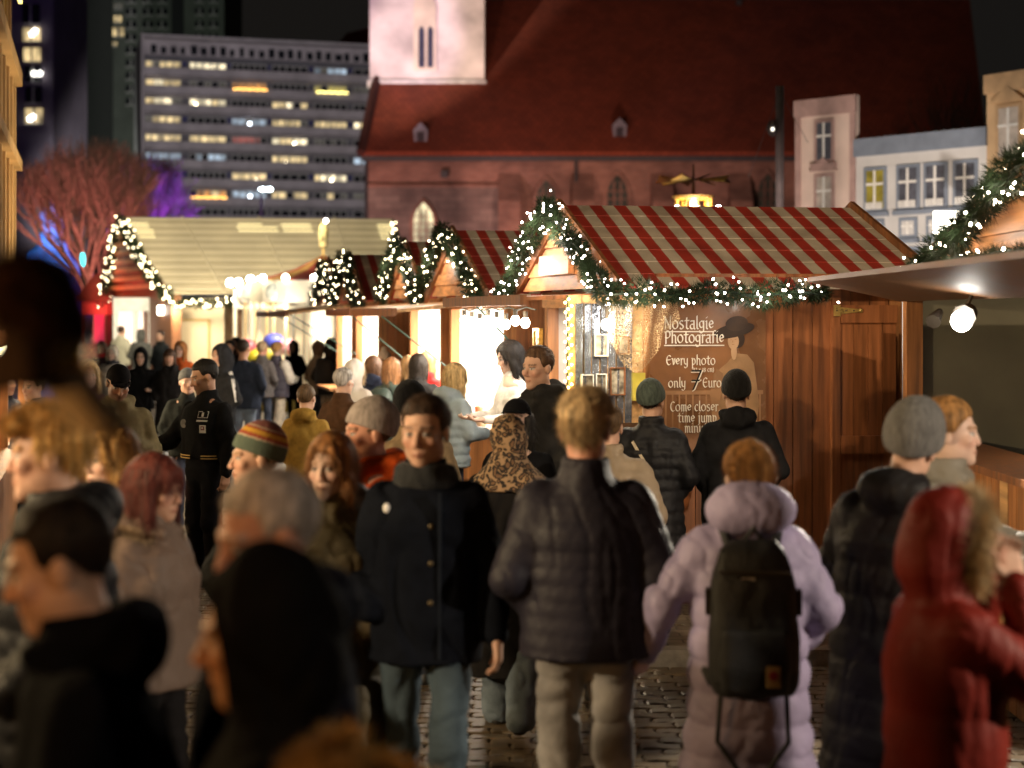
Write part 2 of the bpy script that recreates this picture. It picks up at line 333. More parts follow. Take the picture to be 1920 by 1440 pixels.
# tower
yt=115; xa=P(693,0,yt).x; xb=P(908,0,yt).x; zb=P(0,163,yt).z; zt=zb+26
tw_=MB().box((xa,yt,8),(xb,yt+9,zt)).build('tower',stone,church)
MB().box((xa-.15,yt-.25,zb-.1),(xb+.15,yt-.01,zb+.45)).build('tower_ledge',trimw,tw_)
def arch(x0,x1,z0,z1,y,n=7,rise=None):
    w=(x1-x0); r=rise or w*.95; pts=[(x0,y,z0),(x1,y,z0),(x1,y,z1-r)]
    for i in range(1,n): a=i/n; pts.append((x1-w/2*(1-math.cos(a*math.pi/2))**.8 if False else x1-(w/2)*a**1.6,y,z1-r+r*a**.8))
    pts.append(((x0+x1)/2,y,z1))
    for i in range(n-1,0,-1): a=i/n; pts.append((x0+(w/2)*a**1.6,y,z1-r+r*a**.8))
    pts.append((x0,y,z1-r)); return pts
def gothic(px0,px1,py0,py1,y,glass,frame,nm='window',lights=2,proud=.25):
    a=P(px0,py1,y); b=P(px1,py0,y)
    fr=MB().prism(arch(a.x-.28,b.x+.28,a.z-.2,b.z+.3,y-.03),(0,-proud,0)).build(nm,frame,church)
    MB().prism(arch(a.x,b.x,a.z,b.z,y-proud-.05),(0,-.03,0)).build('pane',glass,fr)
    m=MB(); w=b.x-a.x
    for i in range(1,lights):
        x=a.x+w*i/lights; m.box((x-.05,y-proud-.18,a.z),(x+.05,y-proud-.085,b.z-w*.35))
    for i in range(1,5): z=a.z+(b.z-a.z)*i/6; m.box((a.x,y-proud-.16,z-.03),(b.x,y-proud-.09,z+.03))
    m.build('mullion',frame,fr); return fr
a=P(776,132,yt); b=P(818,8,yt)
nf=MB().prism(arch(a.x,b.x,a.z,b.z+1.2,yt-.02),(0,-.16,0)).build('niche',mat('niche_plaster',(.66,.54,.42),.9,.6,.2,.2,5),tw_)
for q in ((785,796),(802,812)):
    p0=P(q[0],127,yt);p1=P(q[1],50,yt); MB().prism(arch(p0.x,p1.x,p0.z,p1.z,yt-.2,4),(0,-.05,0)).build('belfry_opening',mat('belfry_dark',(.03,.03,.06),.5,3,.3,0),nf)
litw=winlit('lit_church_window',(1,.86,.5),1.9)
gothic(776,813,380,459,YW-.3,litw,brick,lights=3)
for q in ((1006,1042,338,420),(1138,1176,328,420),(1420,1456,326,420)): gothic(*q,YW,darkglass,brick,lights=3)
for px in (955,1092,1240,1385):
    a=P(px,0,YW); wd=.75
    bt=MB(); top=P(0,325,YW).z
    bt.hexa([(a.x-wd,YW-2.2,0),(a.x+wd,YW-2.2,0),(a.x+wd,YW-.02,0),(a.x-wd,YW-.02,0),(a.x-wd,YW-1.6,top-2),(a.x+wd,YW-1.6,top-2),(a.x+wd,YW-.02,top),(a.x-wd,YW-.02,top)])
    bt.build('buttress',brick,church)
for px,py in ((790,256),(1160,247)):
    yy=YW+ (302-py)/296*12-.6; c=P(px,py,yy)
    d=MB().prism([(c.x-.42,yy-1,c.z-.75),(c.x+.42,yy-1,c.z-.75),(c.x+.5,yy-1,c.z+.35),(c.x,yy-1,c.z+.85),(c.x-.5,yy-1,c.z+.35)],(0,2.5,0)).build('dormer',mat('dormer_lead',(.2,.18,.22),.7,3,.2,.1),roof)
    MB().box((c.x-.25,yy-1.05,c.z-.45),(c.x+.25,yy-1.01,c.z+.2)).build('dormer_shutter',mat('dormer_dark',(.05,.04,.05),.8,3,.2,0),roof)
for px,py in ((974,281),(1298,276),(1382,275),(1385,6)):
    yy=YW+(302-py)/296*12-.5; c=P(px,py,yy); MB().cbox((c.x,yy,c.z),(.4,.5,.35)).build('roof_vent',gutter,roof)
a=P(740,329,YW); MB().lathe([(.05,-.05),(.3,-.05),(.32,.02),(.05,.03)],12).build('wall_clock',emit('clock_glow',(.5,.55,1),1.6),church).location=a-church.location+Vector((0,-.5,0)) 
bpy.context.view_layer.update()
MB().box(P(826,333,YW-.3)-Vector((0,.2,0)),P(840,320,YW-.3)).build('wall_hatch',gutter,church)
for px in (688,1080): a=P(px,0,YW); MB().tube([(a.x,YW-.45,0),(a.x,YW-.45,e)],.12,6).build('downpipe',gutter,church)
# ------------------------------------------------------------------ bare trees
def bare_tree(name,label,base,h,spread,seed,m,levels=6,trunk=.2,lean=0,trunkh=.2,nb=3,ball=None):
    rnd=random.Random(seed); t=thing(name,label,'tree',base); T=MB(); C=MB()
    def grow(p,d,l,r,lv):
        n=3; pts=[p]; q=p; dd=d
        for i in range(n):
            dd=(dd+Vector((rnd.uniform(-.13,.13),rnd.uniform(-.13,.13),rnd.uniform(0,.10)))).normalized(); q=q+dd*l/n; pts.append(q)
        (T if lv>=levels else C).tube(pts,[r*(1-.3*i/n) for i in range(n+1)],5 if lv>2 else 3,False)
        if lv==0: return
        if ball and lv<levels and ((q.x-base[0])/ball[0])**2+((q.y-base[1])/ball[0])**2+((q.z-ball[1])/ball[2])**2>1: return
        for i in range(nb if lv<levels else nb+3):
            ax=Vector((rnd.uniform(-1,1)*spread,rnd.uniform(-1,1)*spread,rnd.uniform(.0,.5)))
            s=pts[rnd.choice([2,3,3])] if lv<levels else pts[3]
            grow(s,(dd*1.0+ax*.55).normalized(),l*rnd.uniform(.68,.86),r*.58,lv-1)
    grow(Vector(base),Vector((lean,0,1)),h*trunkh,trunk,levels)
    T.build('trunk',m,t,True); C.build('crown',m,t); return t
bark=mat('pale_bark',(.22,.13,.11),.9,6,.4,.3,30); bark2=mat('dark_bark',(.10,.07,.05),.9,6,.4,.3,30)
tb=P(170,560,55); tb.z=0
bare_tree('bare_tree','bare round crowned tree glowing red from uplights','%s'and tb,9.6,1.05,5,bark,6,.2,0,.24,4,(2.5,5.4,2.7))
tb2=P(268,590,66); tb2.z=0
bare_tree('bare_tree','bare tree lit violet behind the red tree','%s'and tb2,10.5,1.0,8,bark,6,.18,0,.24,4,(2.9,5.6,3.0))
tb3=P(1740,590,48); tb3.z=0
bare_tree('bare_tree','thin dark bare tree in front of the church roof above the painted houses','%s'and tb3,9.5,.9,15,bark2,5,.12,0,.28,3)
def uplight(loc,to,pw,col,spot=95):
    o=MB().lathe([(.16,0),(.2,.05),(.2,.3),(.1,.32)],10).build('uplight',gutter); o.location=loc
    lamp('SPOT',Vector(loc)+Vector((0,0,.45)),pw,col,.15,to,spot); return tag(o,None,'lamp')
l=uplight((tb.x-.6,tb.y-4.5,0),tb+Vector((0,0,5)),2700,(1,.30,.28)); l['label']='red uplight on the ground under the bare tree'
l=uplight((tb.x+1.0,tb.y-1.6,0),tb+Vector((0,0,6)),1000,(1,.38,.25)); l['label']='orange uplight close to the bare tree trunk'
l=uplight((tb2.x+3.4,tb2.y-3.5,0),tb2+Vector((.6,0,5)),16000,(.28,.06,1)); l['label']='violet uplight under the second bare tree'
# ------------------------------------------------------------------ SDF figures: fields meshed by surface nets
class Field:
    def __init__(s): s.pr=[]; s.fine=[]
    def add(s,fn,lo,hi,k=.02,op='u'): s.pr.append((fn,np.array(lo,float),np.array(hi,float),k,op))
    def cap(s,a,b,r0,r1,k=.02,quilt=None,op='u',sc=None):
        a=np.array(a,float); b=np.array(b,float); ab=b-a; L2=float(ab@ab)+1e-9; L=math.sqrt(L2)
        def fn(x,y,z):
            px,py,pz=x-a[0],y-a[1],z-a[2]
            t=np.clip((px*ab[0]+py*ab[1]+pz*ab[2])/L2,0,1)
            d=np.sqrt((px-ab[0]*t)**2+(py-ab[1]*t)**2+(pz-ab[2]*t)**2)-(r0+(r1-r0)*t)
            if quilt: d=d-quilt[1]*(np.abs(np.sin(np.pi*t*L/quilt[0]))**.55-.55)
            return d
        m=max(r0,r1)+.03; s.add(fn,np.minimum(a,b)-m,np.maximum(a,b)+m,k,op)
    def ell(s,c,r,k=.02,op='u',rx=0):
        c=np.array(c,float); r=np.array(r,float); ca,sa=math.cos(rx),math.sin(rx)
        def fn(x,y,z):
            X=(x-c[0]); Y0=y-c[1]; Z0=z-c[2]; Y=(Y0*ca+Z0*sa)/r[1]; Z=(Z0*ca-Y0*sa)/r[2]; X=X/r[0]
            k0=np.sqrt(X*X+Y*Y+Z*Z); k1=np.sqrt((X/r[0])**2+(Y/r[1])**2+(Z/r[2])**2)+1e-6
            return k0*(k0-1)/k1
        m=r.max() if rx else r; s.add(fn,c-m-.03,c+m+.03,k,op)
    def loft(s,keys,k=.02,quilt=None,pw=2.2):
        K=np.array(keys,float); K=K[np.argsort(K[:,0])]   # z,cx,cy,a,b
        def fn(x,y,z):
            a=np.interp(z,K[:,0],K[:,3]); b=np.interp(z,K[:,0],K[:,4]); cx=np.interp(z,K[:,0],K[:,1]); cyy=np.interp(z,K[:,0],K[:,2])
            q=(np.abs((x-cx)/a)**pw+np.abs((y-cyy)/b)**pw)**(1/pw)
            d=(q-1)*np.minimum(a,b)
            if quilt: d=d-quilt[1]*(np.abs(np.sin(np.pi*z/quilt[0]))**.55-.55)
            d=np.maximum(d,np.maximum(K[0,0]-z,z-K[-1,0]))
            return d
        s.add(fn,[(K[:,1]-K[:,3]).min()-.04,(K[:,2]-K[:,4]).min()-.04,K[0,0]-.04],[(K[:,1]+K[:,3]).max()+.04,(K[:,2]+K[:,4]).max()+.04,K[-1,0]+.04],k)
    def run(s,cell):
        ups=[p for p in s.pr if p[4]=='u']
        lo=np.min([p[1] for p in ups],0); hi=np.max([p[2] for p in ups],0)
        ax=[]
        for i in range(3):
            pts=[lo[i]]; 
            iv=[(f[0][i],f[1][i],f[2]) for f in s.fine]
            while pts[-1]<hi[i]:
                p=pts[-1]; c=cell
                for a,b,fc in iv:
                    if a-c<=p<=b: c=min(c,fc)
                pts.append(p+c)
            ax.append(np.array(pts,np.float32))
        xs,ys,zs=ax; D=np.full((len(xs),len(ys),len(zs)),.5,np.float32)
        for fn,l,h,k,op in s.pr:
            sl=[]; 
            for i in range(3):
                i0=max(0,np.searchsorted(ax[i],l[i]-k)-1); i1=min(len(ax[i]),np.searchsorted(ax[i],h[i]+k)+1); sl.append(slice(i0,max(i1,i0+1)))
            x=xs[sl[0]][:,None,None]; y=ys[sl[1]][None,:,None]; z=zs[sl[2]][None,None,:]
            d=np.broadcast_to(fn(x,y,z),D[tuple(sl)].shape).astype(np.float32); o=D[tuple(sl)]
            if op=='u':
                hh=np.clip(.5+.5*(o-d)/k,0,1); D[tuple(sl)]=o+(d-o)*hh-k*hh*(1-hh)
            elif op=='s':
                d=-d; hh=np.clip(.5-.5*(o-d)/k,0,1); D[tuple(sl)]=o+(d-o)*hh+k*hh*(1-hh)
            else: D[tuple(sl)]=np.maximum(o,d)
        D[0]=D[-1]=.5; D[:,0]=.5; D[:,-1]=.5; D[:,:,0]=.5; D[:,:,-1]=.5
        S=D<0; cs=sum(S[a:S.shape[0]-1+a,b:S.shape[1]-1+b,c:S.shape[2]-1+c].astype(np.int8) for a in(0,1) for b in(0,1) for c in(0,1))
        mask=(cs>0)&(cs<8); I,J,Kk=np.nonzero(mask); n=len(I); vid=np.full(mask.shape,-1,np.int32); vid[mask]=np.arange(n)
        off=[(a,b,c) for a in(0,1) for b in(0,1) for c in(0,1)]
        val=[D[I+a,J+b,Kk+c] for a,b,c in off]; acc=np.zeros((n,3),np.float32); cnt=np.zeros(n,np.float32)
        for i in range(8):
            for j in range(i+1,8):
                df=[off[j][q]-off[i][q] for q in range(3)]
                if sum(map(abs,df))!=1: continue
                va,vb=val[i],val[j]; cr=(va<0)!=(vb<0); t=np.where(cr,va/np.where(cr,va-vb,1),0)
                for q in range(3): acc[:,q]+=np.where(cr,off[i][q]+df[q]*t,0)
                cnt+=cr
        acc/=cnt[:,None]
        Vv=np.stack([xs[I]+acc[:,0]*(xs[I+1]-xs[I]),ys[J]+acc[:,1]*(ys[J+1]-ys[J]),zs[Kk]+acc[:,2]*(zs[Kk+1]-zs[Kk])],1)
        F=[]
        a=S[:-1,1:-1,1:-1];b=S[1:,1:-1,1:-1]; i,j,k=np.nonzero(a!=b); q=np.stack([vid[i,j,k],vid[i,j+1,k],vid[i,j+1,k+1],vid[i,j,k+1]],1); fl=~a[i,j,k]; q[fl]=q[fl][:,::-1]; F.append(q)
        a=S[1:-1,:-1,1:-1];b=S[1:-1,1:,1:-1]; i,j,k=np.nonzero(a!=b); q=np.stack([vid[i,j,k],vid[i,j,k+1],vid[i+1,j,k+1],vid[i+1,j,k]],1); fl=~a[i,j,k]; q[fl]=q[fl][:,::-1]; F.append(q)
        a=S[1:-1,1:-1,:-1];b=S[1:-1,1:-1,1:]; i,j,k=np.nonzero(a!=b); q=np.stack([vid[i,j,k],vid[i+1,j,k],vid[i+1,j+1,k],vid[i,j+1,k]],1); fl=~a[i,j,k]; q[fl]=q[fl][:,::-1]; F.append(q)
        return Vv,np.concatenate(F)
def wnoise(V,seed,freq,stretch=(1,1,1)):
    r=np.random.RandomState(seed); X=V*np.array(stretch); o=np.zeros(len(V))
    wob=np.sin(X@r.normal(size=3)*freq*.7+r.rand()*6)
    for i in range(6):
        d=r.normal(size=3); d/=np.linalg.norm(d); o+=np.sin((X@d)*freq*(.6+.3*i)*6.28/3+r.rand()*6.28+wob*1.3)/(1+.25*i)
    return o/3.2
def npmesh(name,Vv,F,m,col=None,noise=None,smooth=1):
    if smooth:
        e=np.concatenate([F[:,[0,1]],F[:,[1,2]],F[:,[2,3]],F[:,[3,0]]])
        for _ in range(smooth):
            c=np.bincount(e[:,0],minlength=len(Vv))+np.bincount(e[:,1],minlength=len(Vv)); A=np.zeros_like(Vv)
            for q in range(3): A[:,q]=np.bincount(e[:,0],Vv[e[:,1],q],len(Vv))+np.bincount(e[:,1],Vv[e[:,0],q],len(Vv))
            Vv=Vv*.5+.5*A/np.maximum(c,1)[:,None]
    me=bpy.data.meshes.new(name); me.vertices.add(len(Vv)); me.loops.add(F.size); me.polygons.add(len(F))
    me.vertices.foreach_set('co',Vv.astype(np.float32).ravel()); me.loops.foreach_set('vertex_index',F.astype(np.int32).ravel())
    me.polygons.foreach_set('loop_start',np.arange(0,F.size,4,dtype=np.int32)); me.update(calc_edges=True)
    me.polygons.foreach_set('use_smooth',np.ones(len(F),bool))
    if noise is not None:
        nn=np.zeros(len(Vv)*3,np.float32); me.vertices.foreach_get('normal',nn); Vv=Vv+nn.reshape(-1,3)*noise(Vv)[:,None]
        me.vertices.foreach_set('co',Vv.astype(np.float32).ravel()); me.update()
    if col is not None:
        ca=me.color_attributes.new('Col','FLOAT_COLOR','POINT'); C=np.ones((len(Vv),4),np.float32); C[:,:3]=col(Vv); ca.data.foreach_set('color',C.ravel())
    me.materials.append(m); return me
# clothing materials
def cloth(col,kind='wool'):
    if kind=='puffer': return mat('nylon_shell',col,.58,5,.16,.35,26,spec=.25,dist=.012)
    if kind=='jeans': return mat('denim',col,.88,5,.45,.35,80,spec=.15)
    if kind=='knit': return mat('knit_wool',col,.95,30,.3,.8,95,sheen=.1,spec=.1,stretch=(2,2,.7),dist=.006)
    if kind=='leather': return mat('leather',col,.45,12,.2,.3,60)
    return mat('wool_cloth',col,.95,18,.22,.35,140,spec=.06)
def hairmat(col): return mat('hair',col,.55,22,.6,.9,70,stretch=(2.2,2.2,.35),spec=.22,dist=.008)
def leopard():
    if 'leo' in MC: return MC['leo']
    m=bpy.data.materials.new('leopard_print'); m.use_nodes=True; t=m.node_tree; b=t.nodes['Principled BSDF']; tc=N(t,'TexCoord')
    n=N(t,'TexNoise'); n.inputs['Scale'].default_value=14; t.links.new(tc.outputs['Object'],n.inputs[0])
    mx_=N(t,'Mix',data_type='RGBA'); mx_.inputs[0].default_value=.07; t.links.new(tc.outputs['Object'],mx_.inputs[6]); t.links.new(n.outputs['Color'],mx_.inputs[7])
    v=N(t,'TexVoronoi'); v.inputs['Scale'].default_value=33; t.links.new(mx_.outputs[2],v.inputs[0])
    t.links.new(ramp(t,v.outputs[0],[(.0,(.16,.085,.04)),(.28,(.16,.085,.04)),(.36,(.012,.008,.006)),(.52,(.02,.012,.008)),(.6,(.30,.19,.10)),(1,(.36,.23,.13))]),b.inputs['Base Color']); b.inputs['Roughness'].default_value=.85
    MC['leo']=m; return m
def rotm(hy,hp,hr):
    return np.array(Matrix.Rotation(R(hy),3,'Z')@Matrix.Rotation(R(hr),3,'Y')@Matrix.Rotation(R(hp),3,'X'))
ARM={'down':((.245,.02,1.13),(.265,-.05,.89)),'pocket':((.262,.055,1.12),(.19,-.11,.99)),'phone':((.23,-.03,1.13),(.09,-.27,1.22)),'fwd':((.23,-.06,1.13),(.17,-.30,1.12)),
 'reach':((.27,-.14,1.16),(.23,-.42,1.13)),'face':((.22,-.2,1.22),(.07,-.2,1.50)),'hold':((.33,.02,1.16),(.40,-.08,.93)),'cross':((.25,-.1,1.13),(-.02,-.2,1.14))}
NP=0
def person(label,px,ytop,s,yaw,hy=0,hp=0,hr=0,w=1.0,skin=(.52,.30,.20),hair=('short',(.05,.03,.02)),hat=None,coat='wool',col=(.03,.03,.035),hem=.82,hood=None,fur=None,
           legs=(.05,.06,.09),lk='jeans',wide=1.0,aL='down',aR='down',stride=0,qa=1.0,qp=.078,lean=(0,0),scarf=None,collar=True,z0=0,shoe=(.02,.018,.016),stub=0,group='visitors of the market',hands=True,hoodz=1.0,furl=1.0,belly=0,age=0,lod=1,hx=0):
    global NP; NP+=1; seed=NP*17
    d=FP/s; zt=HC-(ytop-HZ)/FP*d-z0
    al={'beanie':.035,'cap':.02,'bobble':.05}.get(hat[0] if hat else '',.012); al=.045 if hood=='up' else al
    k=zt/(1.748+al); loc=Vector(((px-960)/s,d,z0)); yr_=R(yaw); hxl,hyl=hx+lean[0]*.84,-.02+lean[1]*.84; loc.x-=k*(math.cos(yr_)*hxl-math.sin(yr_)*hyl); loc.y-=k*(math.sin(yr_)*hxl+math.cos(yr_)*hyl)
    bc=min(.022,max(.0095,4.0/s))*lod; hc=min(.013,max(.0052,2.3/s))*lod
    def LN(p):
        t=max(0,(p[2]-.95)/.8); return np.array([p[0]+lean[0]*t,p[1]+lean[1]*t,p[2]])
    J={}
    for sg,a in ((1,aL),(-1,aR)):
        e,wr=ARM[a] if isinstance(a,str) else a
        q='L' if sg>0 else 'R'
        J['sh'+q]=LN((.157*sg*w,.012,1.375)); J['el'+q]=LN((e[0]*sg*(.5+.5*w),e[1],e[2])); J['wr'+q]=LN((wr[0]*sg*(.5+.5*w),wr[1],wr[2]))
        st=stride*sg; J['hip'+q]=np.array((.088*sg,0,.92)); J['kn'+q]=np.array((.095*sg,-.03-st*.55-abs(st)*.1,.5)); J['an'+q]=np.array((.092*sg,.02-st+(.0 if st>0 else -.0),.085+(.06 if st<-.1 else 0)))
    HCn=LN((hx,-.02,1.625)); RM=rotm(hy,hp,hr); HS=1.06
    def th(x,y,z):
        X,Y,Z=x-HCn[0],y-HCn[1],z-HCn[2]
        X,Y,Z=X/HS,Y/HS,Z/HS; return RM[0,0]*X+RM[1,0]*Y+RM[2,0]*Z, RM[0,1]*X+RM[1,1]*Y+RM[2,1]*Z, RM[0,2]*X+RM[1,2]*Y+RM[2,2]*Z
    def THV(V): return (V-HCn)@RM/HS
    def hp_(f,fld,rad,k_=.02,op='u',c=(0,0,0)):
        cw=HCn+RM@np.array(c,float); f.add(lambda x,y,z:fld(*th(x,y,z))*HS,cw-rad,cw+rad,k_,op)
    def E(q,c,r):
        X,Y,Z=(q[0]-c[0])/r[0],(q[1]-c[1])/r[1],(q[2]-c[2])/r[2]; k0=np.sqrt(X*X+Y*Y+Z*Z); return k0*(k0-1)/(np.sqrt((X/r[0])**2+(Y/r[1])**2+(Z/r[2])**2)+1e-6)
    def CP(q,a,b,r0,r1):
        a=np.array(a);b=np.array(b);ab=b-a; X,Y,Z=q[0]-a[0],q[1]-a[1],q[2]-a[2]; t=np.clip((X*ab[0]+Y*ab[1]+Z*ab[2])/float(ab@ab),0,1)
        return np.sqrt((X-ab[0]*t)**2+(Y-ab[1]*t)**2+(Z-ab[2]*t)**2)-(r0+(r1-r0)*t)
    def SM(a,b,k_): h=np.clip(.5+.5*(a-b)/k_,0,1); return a+(b-a)*h-k_*h*(1-h)
    def SS(a,b,k_): h=np.clip(.5-.5*(a+b)/k_,0,1); return a+(-b-a)*h+k_*h*(1-h)
    rv=np.random.RandomState(seed+40).uniform(-1,1,6); fem=bool(hair) and hair[0] in('long','bob','fringe','bun')
    def headf(x,y,z):
        x=x/(1+.04*rv[0]-(.03 if fem else 0)); q=(x,y,z); qa=(np.abs(x),y,z)
        dd=E(q,(0,.012,.036),(.075,.094,.084)); dd=SM(dd,E(q,(0,-.03,-.04),(.057,.06,.078)),.03); dd=SM(dd,E(q,(0,-.068-.004*rv[4],-.1-.004*rv[5]+(.006 if fem else 0)),(.025-(.006 if fem else 0),.02,.02)),.025)
        dd=SM(dd,E(qa,(.046-(.006 if fem else 0)+.003*rv[2],-.008,-.062),(.017,.03,.025)),.03); dd=SM(dd,E(qa,(.043,-.064,-.02),(.02,.018,.018)),.022)
        dd=SM(dd,CP(qa,(.008,-.086,.026),(.044,-.074,.026),.010,.008),.014)
        dd=SS(dd,E(qa,(.031,-.1,.004),(.019,.017,.012)),.012); dd=SM(dd,E(qa,(.031,-.0765,.003),(.0125,.0125,.0105)),.004)
        dd=SM(dd,CP(q,(0,-.086,.014),(0,-.109-.005*rv[1]+(.006 if fem else 0),-.03+.004*rv[2]),.007,.0115+.0015*rv[3]-(.002 if fem else 0)),.010); dd=SM(dd,E(qa,(.011,-.098,-.034),(.009,.01,.007)),.006)
        dd=SM(dd,CP(qa,(0,-.0895,-.061),(.019,-.082,-.063),.006,.0035),.007); dd=SM(dd,CP(qa,(0,-.0875,-.071),(.016,-.081,-.069),.0068,.0035),.006)
        dd=SM(dd,E(qa,(.077,.012,-.004),(.010,.02,.031)),.007)
        return dd
    body=Field(); hp_(body,headf,.15,.012)
    nk=LN((0,.02,1.46)); body.cap(HCn+RM@np.array((0,.018,-.055)),nk,.054,.062,.03)
    sx,sy=lean
    def L5(z,a,b,c=0): t=max(0,(z-.95)/.8); return (z,sx*t,sy*t+c,a,b)
    body.loft([L5(.86,.13,.085),L5(.95,.135,.09),L5(1.1,.135,.095),L5(1.28,.16,.11),L5(1.40,.16,.09),L5(1.47,.075,.065)],.03)
    for q in 'LR':
        body.cap(J['sh'+q],J['el'+q],.045,.037,.03); body.cap(J['el'+q],J['wr'+q],.036,.026,.02); body.cap(J['hip'+q],J['kn'+q],.075,.05,.03); body.cap(J['kn'+q],J['an'+q],.048,.036,.02)
        a_=aL if q=='L' else aR
        body.cap(J['an'+q]-[0,0,.03],J['an'+q]-[0,.11,.05],.03,.024,.02)
        if hands and not(isinstance(a_,str) and a_=='pocket'):
            f=J['wr'+q]-J['el'+q]; f/=np.linalg.norm(f); up=np.array((0,0,1.)); sd=np.cross(f,up); 
            if np.linalg.norm(sd)<.35: sd=np.array((0,-1.,0)); sd-=f*(sd@f)
            sd/=np.linalg.norm(sd); pn=np.cross(sd,f); wr=J['wr'+q]; cu=1 if a_ in('phone','fwd','cross','face') or not isinstance(a_,str) else .8
            inn=-np.sign(J['sh'+q][0]) if a_ in('down','hold') else 0
            if a_=='down': pn=np.array((inn*1.,0,0)); pn-=f*(pn@f); pn/=np.linalg.norm(pn); sd=np.cross(f,pn)
            for i,o_ in enumerate((-.03,-.01,.01,.03)):
                b0=wr+f*.075+sd*o_; body.cap(wr+f*.005+sd*o_*.7,b0,.017,.014,.014)
                l1=(.04,.046,.044,.036)[i]; b1=b0+(f*.85+pn*.45*cu)*l1; b2=b1+(f*.35+pn*.95*cu)*l1*.75
                body.cap(b0,b1,.0095,.0088,.004); body.cap(b1,b2,.0088,.0075,.004)
            ts=-1 if (q=='R') else 1
            b0=wr+f*.02+sd*.03*ts; b1=b0+(f*.7+sd*.6*ts+pn*.3)*.045; body.cap(b0,b1,.014,.011,.01); body.cap(b1,b1+(f*.9+pn*.5)*.035,.011,.008,.006)
            if s>200: body.fine.append((wr-.11,wr+.11,.0062 if s>330 else .009))
    body.fine.append((HCn-.135,HCn+.135,hc))
    Vb,Fb=body.run(max(bc,.014))
    hcol=np.array(hair[1]) if hair else np.array((.06,.04,.03)); sk=np.array(skin)
    def bcol(V):
        q=THV(V); x,y,z=np.abs(q[:,0]),q[:,1],q[:,2]; C=np.tile(sk,(len(V),1)); inh=(np.abs(q)<.16).all(1)
        ch=np.exp(-(((x-.042)/.022)**2+((z+.03)/.022)**2))*(y<-.03)*inh; C*=1-ch[:,None]*np.array((0,.16,.16))
        ch=np.exp(-((x/.014)**2+((z+.03)/.015)**2))*(y<-.08)*inh; C*=1-ch[:,None]*np.array((0,.14,.14))
        if stub: 
            m_=((z<-.038)|((x>.05)&(z<.0)&(y<.02)))&(y<.0)&(z>-.125)&inh; C[m_]=C[m_]*(1-stub)+hcol*stub*.8
        li=(((x/.023)**2+((z+.066)/.0095)**2)<1)&(y<-.07)&inh; C[li]=C[li]*np.array((.86,.66,.64)); li=(x<.02)&(np.abs(z+.066)<.0025)&(y<-.07)&inh; C[li]=C[li]*.5
        br=(x>.012)&(x<.05)&(np.abs(z-.027-.05*(x-.03)*0)<.0055)&(y<-.055)&inh; C[br]=C[br]*.3+hcol*.6
        ey=((((x-.031)/.015)**2+((z-.003)/.0062)**2)<1)&(y<-.065)&inh; C[ey]=(.42,.40,.38); ey=((((x-.031)/.0062)**2+((z-.003)/.0066)**2)<1)&(y<-.065)&inh; C[ey]=(.03,.02,.015)
        ey=(x>.015)&(x<.046)&(np.abs(z-.0105)<.0032)&(y<-.06)&inh; C[ey]=C[ey]*.35
        return C
    bm_=npmesh('person',Vb,Fb,vcolmat('skin',.5,.08,70,.0),bcol)
    root=link('person',bm_,None,loc); root.rotation_euler=(0,0,R(yaw)); root.scale=(k,)*3; tag(root,label,'person',group)
    # coat
    puf=coat=='puffer'; q=(qp,.013*qa) if puf else None; t=.03 if puf else (.012 if coat!='light' else .0)
    c=Field(); wa=w
    keys=[L5(1.535 if collar else 1.49,.070+t*.4,.078+t*.4,.012),L5(1.475,.078+t*.5,.084+t*.5,.012),L5(1.44,.118*wa,.095+t*.5,.01),L5(1.385,.18*wa+t*.3,.116+t*.7),L5(1.28,.205*wa+t*.7,.140+t),L5(1.10,.19*wa+t+belly*.5,.135+t+belly,-belly*.5),L5(.95,.195*wa+t+belly*.3,.14+t+belly*.4)]
    if hem<.94: keys.append(L5(.80,.20*wa+t,.148+t)); 
    if hem<.6: keys.append(L5(.45,.215*wa+t+.02,.17+t)); keys.append(L5(hem,.22*wa+t+.03,.18+t))
    else: keys=[kk for kk in keys if kk[0]>hem+.02]+[L5(hem,(.2 if hem<.95 else .188)*wa+t,.145+t)]
    c.loft(keys,.02,q)
    ra=(.064+t*.6)*(.6+.4*w)
    for g in 'LR':
        c.cap(J['sh'+g]+[0,0,-.0],J['el'+g],ra*1.03,ra*.88,.035,(qp,.011*qa) if puf else None); f=J['wr'+g]-J['el'+g]; c.cap(J['el'+g],J['wr'+g]-f*.06,ra*.9,ra*.68,.03,(qp,.010*qa) if puf else None)
    if hood=='down':
        hb=LN((0,.115,1.475+.04*(hoodz-1)*4)); c.ell(hb,(.135*hoodz,.075*hoodz,.085*hoodz),.035); 
        for sg in(1,-1): c.cap(LN((.10*sg,.07,1.50)),LN((.055*sg,-.085,1.46)),.035,.024,.03)
    if hood=='up':
        def hf(x,y,z):
            q_=(x,y,z); dd=E(q_,(0,.022,.018),(.106,.128,.145)); dd=SM(dd,E(q_,(0,.09,-.06),(.09,.07,.09)),.04); return SS(dd,E(q_,(0,-.135,-.012),(.074,.125,.112)),.012)
        hp_(c,hf,.2,.03); c.cap(LN((0,.03,1.5)),HCn+RM@np.array((0,.05,-.09)),.088,.095,.03)
        def cutf(x,y,z): return E((x,y,z),(0,-.14,-.012),(.070,.125,.108))
        hp_(c,cutf,.22,.012,'s',(0,-.1,0)); c.fine.append((HCn-.17,HCn+.17,max(hc*1.3,.008)))
    Vc,Fc=c.run(bc)
    amp=.005 if puf else .007
    nf=lambda V:amp*wnoise(V,seed,11 if not puf else 17,(1,1,.8))+.0022*wnoise(V,seed+1,34)-(.014 if not puf else .0045)*np.maximum(0,.28-np.abs(wnoise(V,seed+2,8 if not puf else 15,(1.2,1.2,.7))))/.28
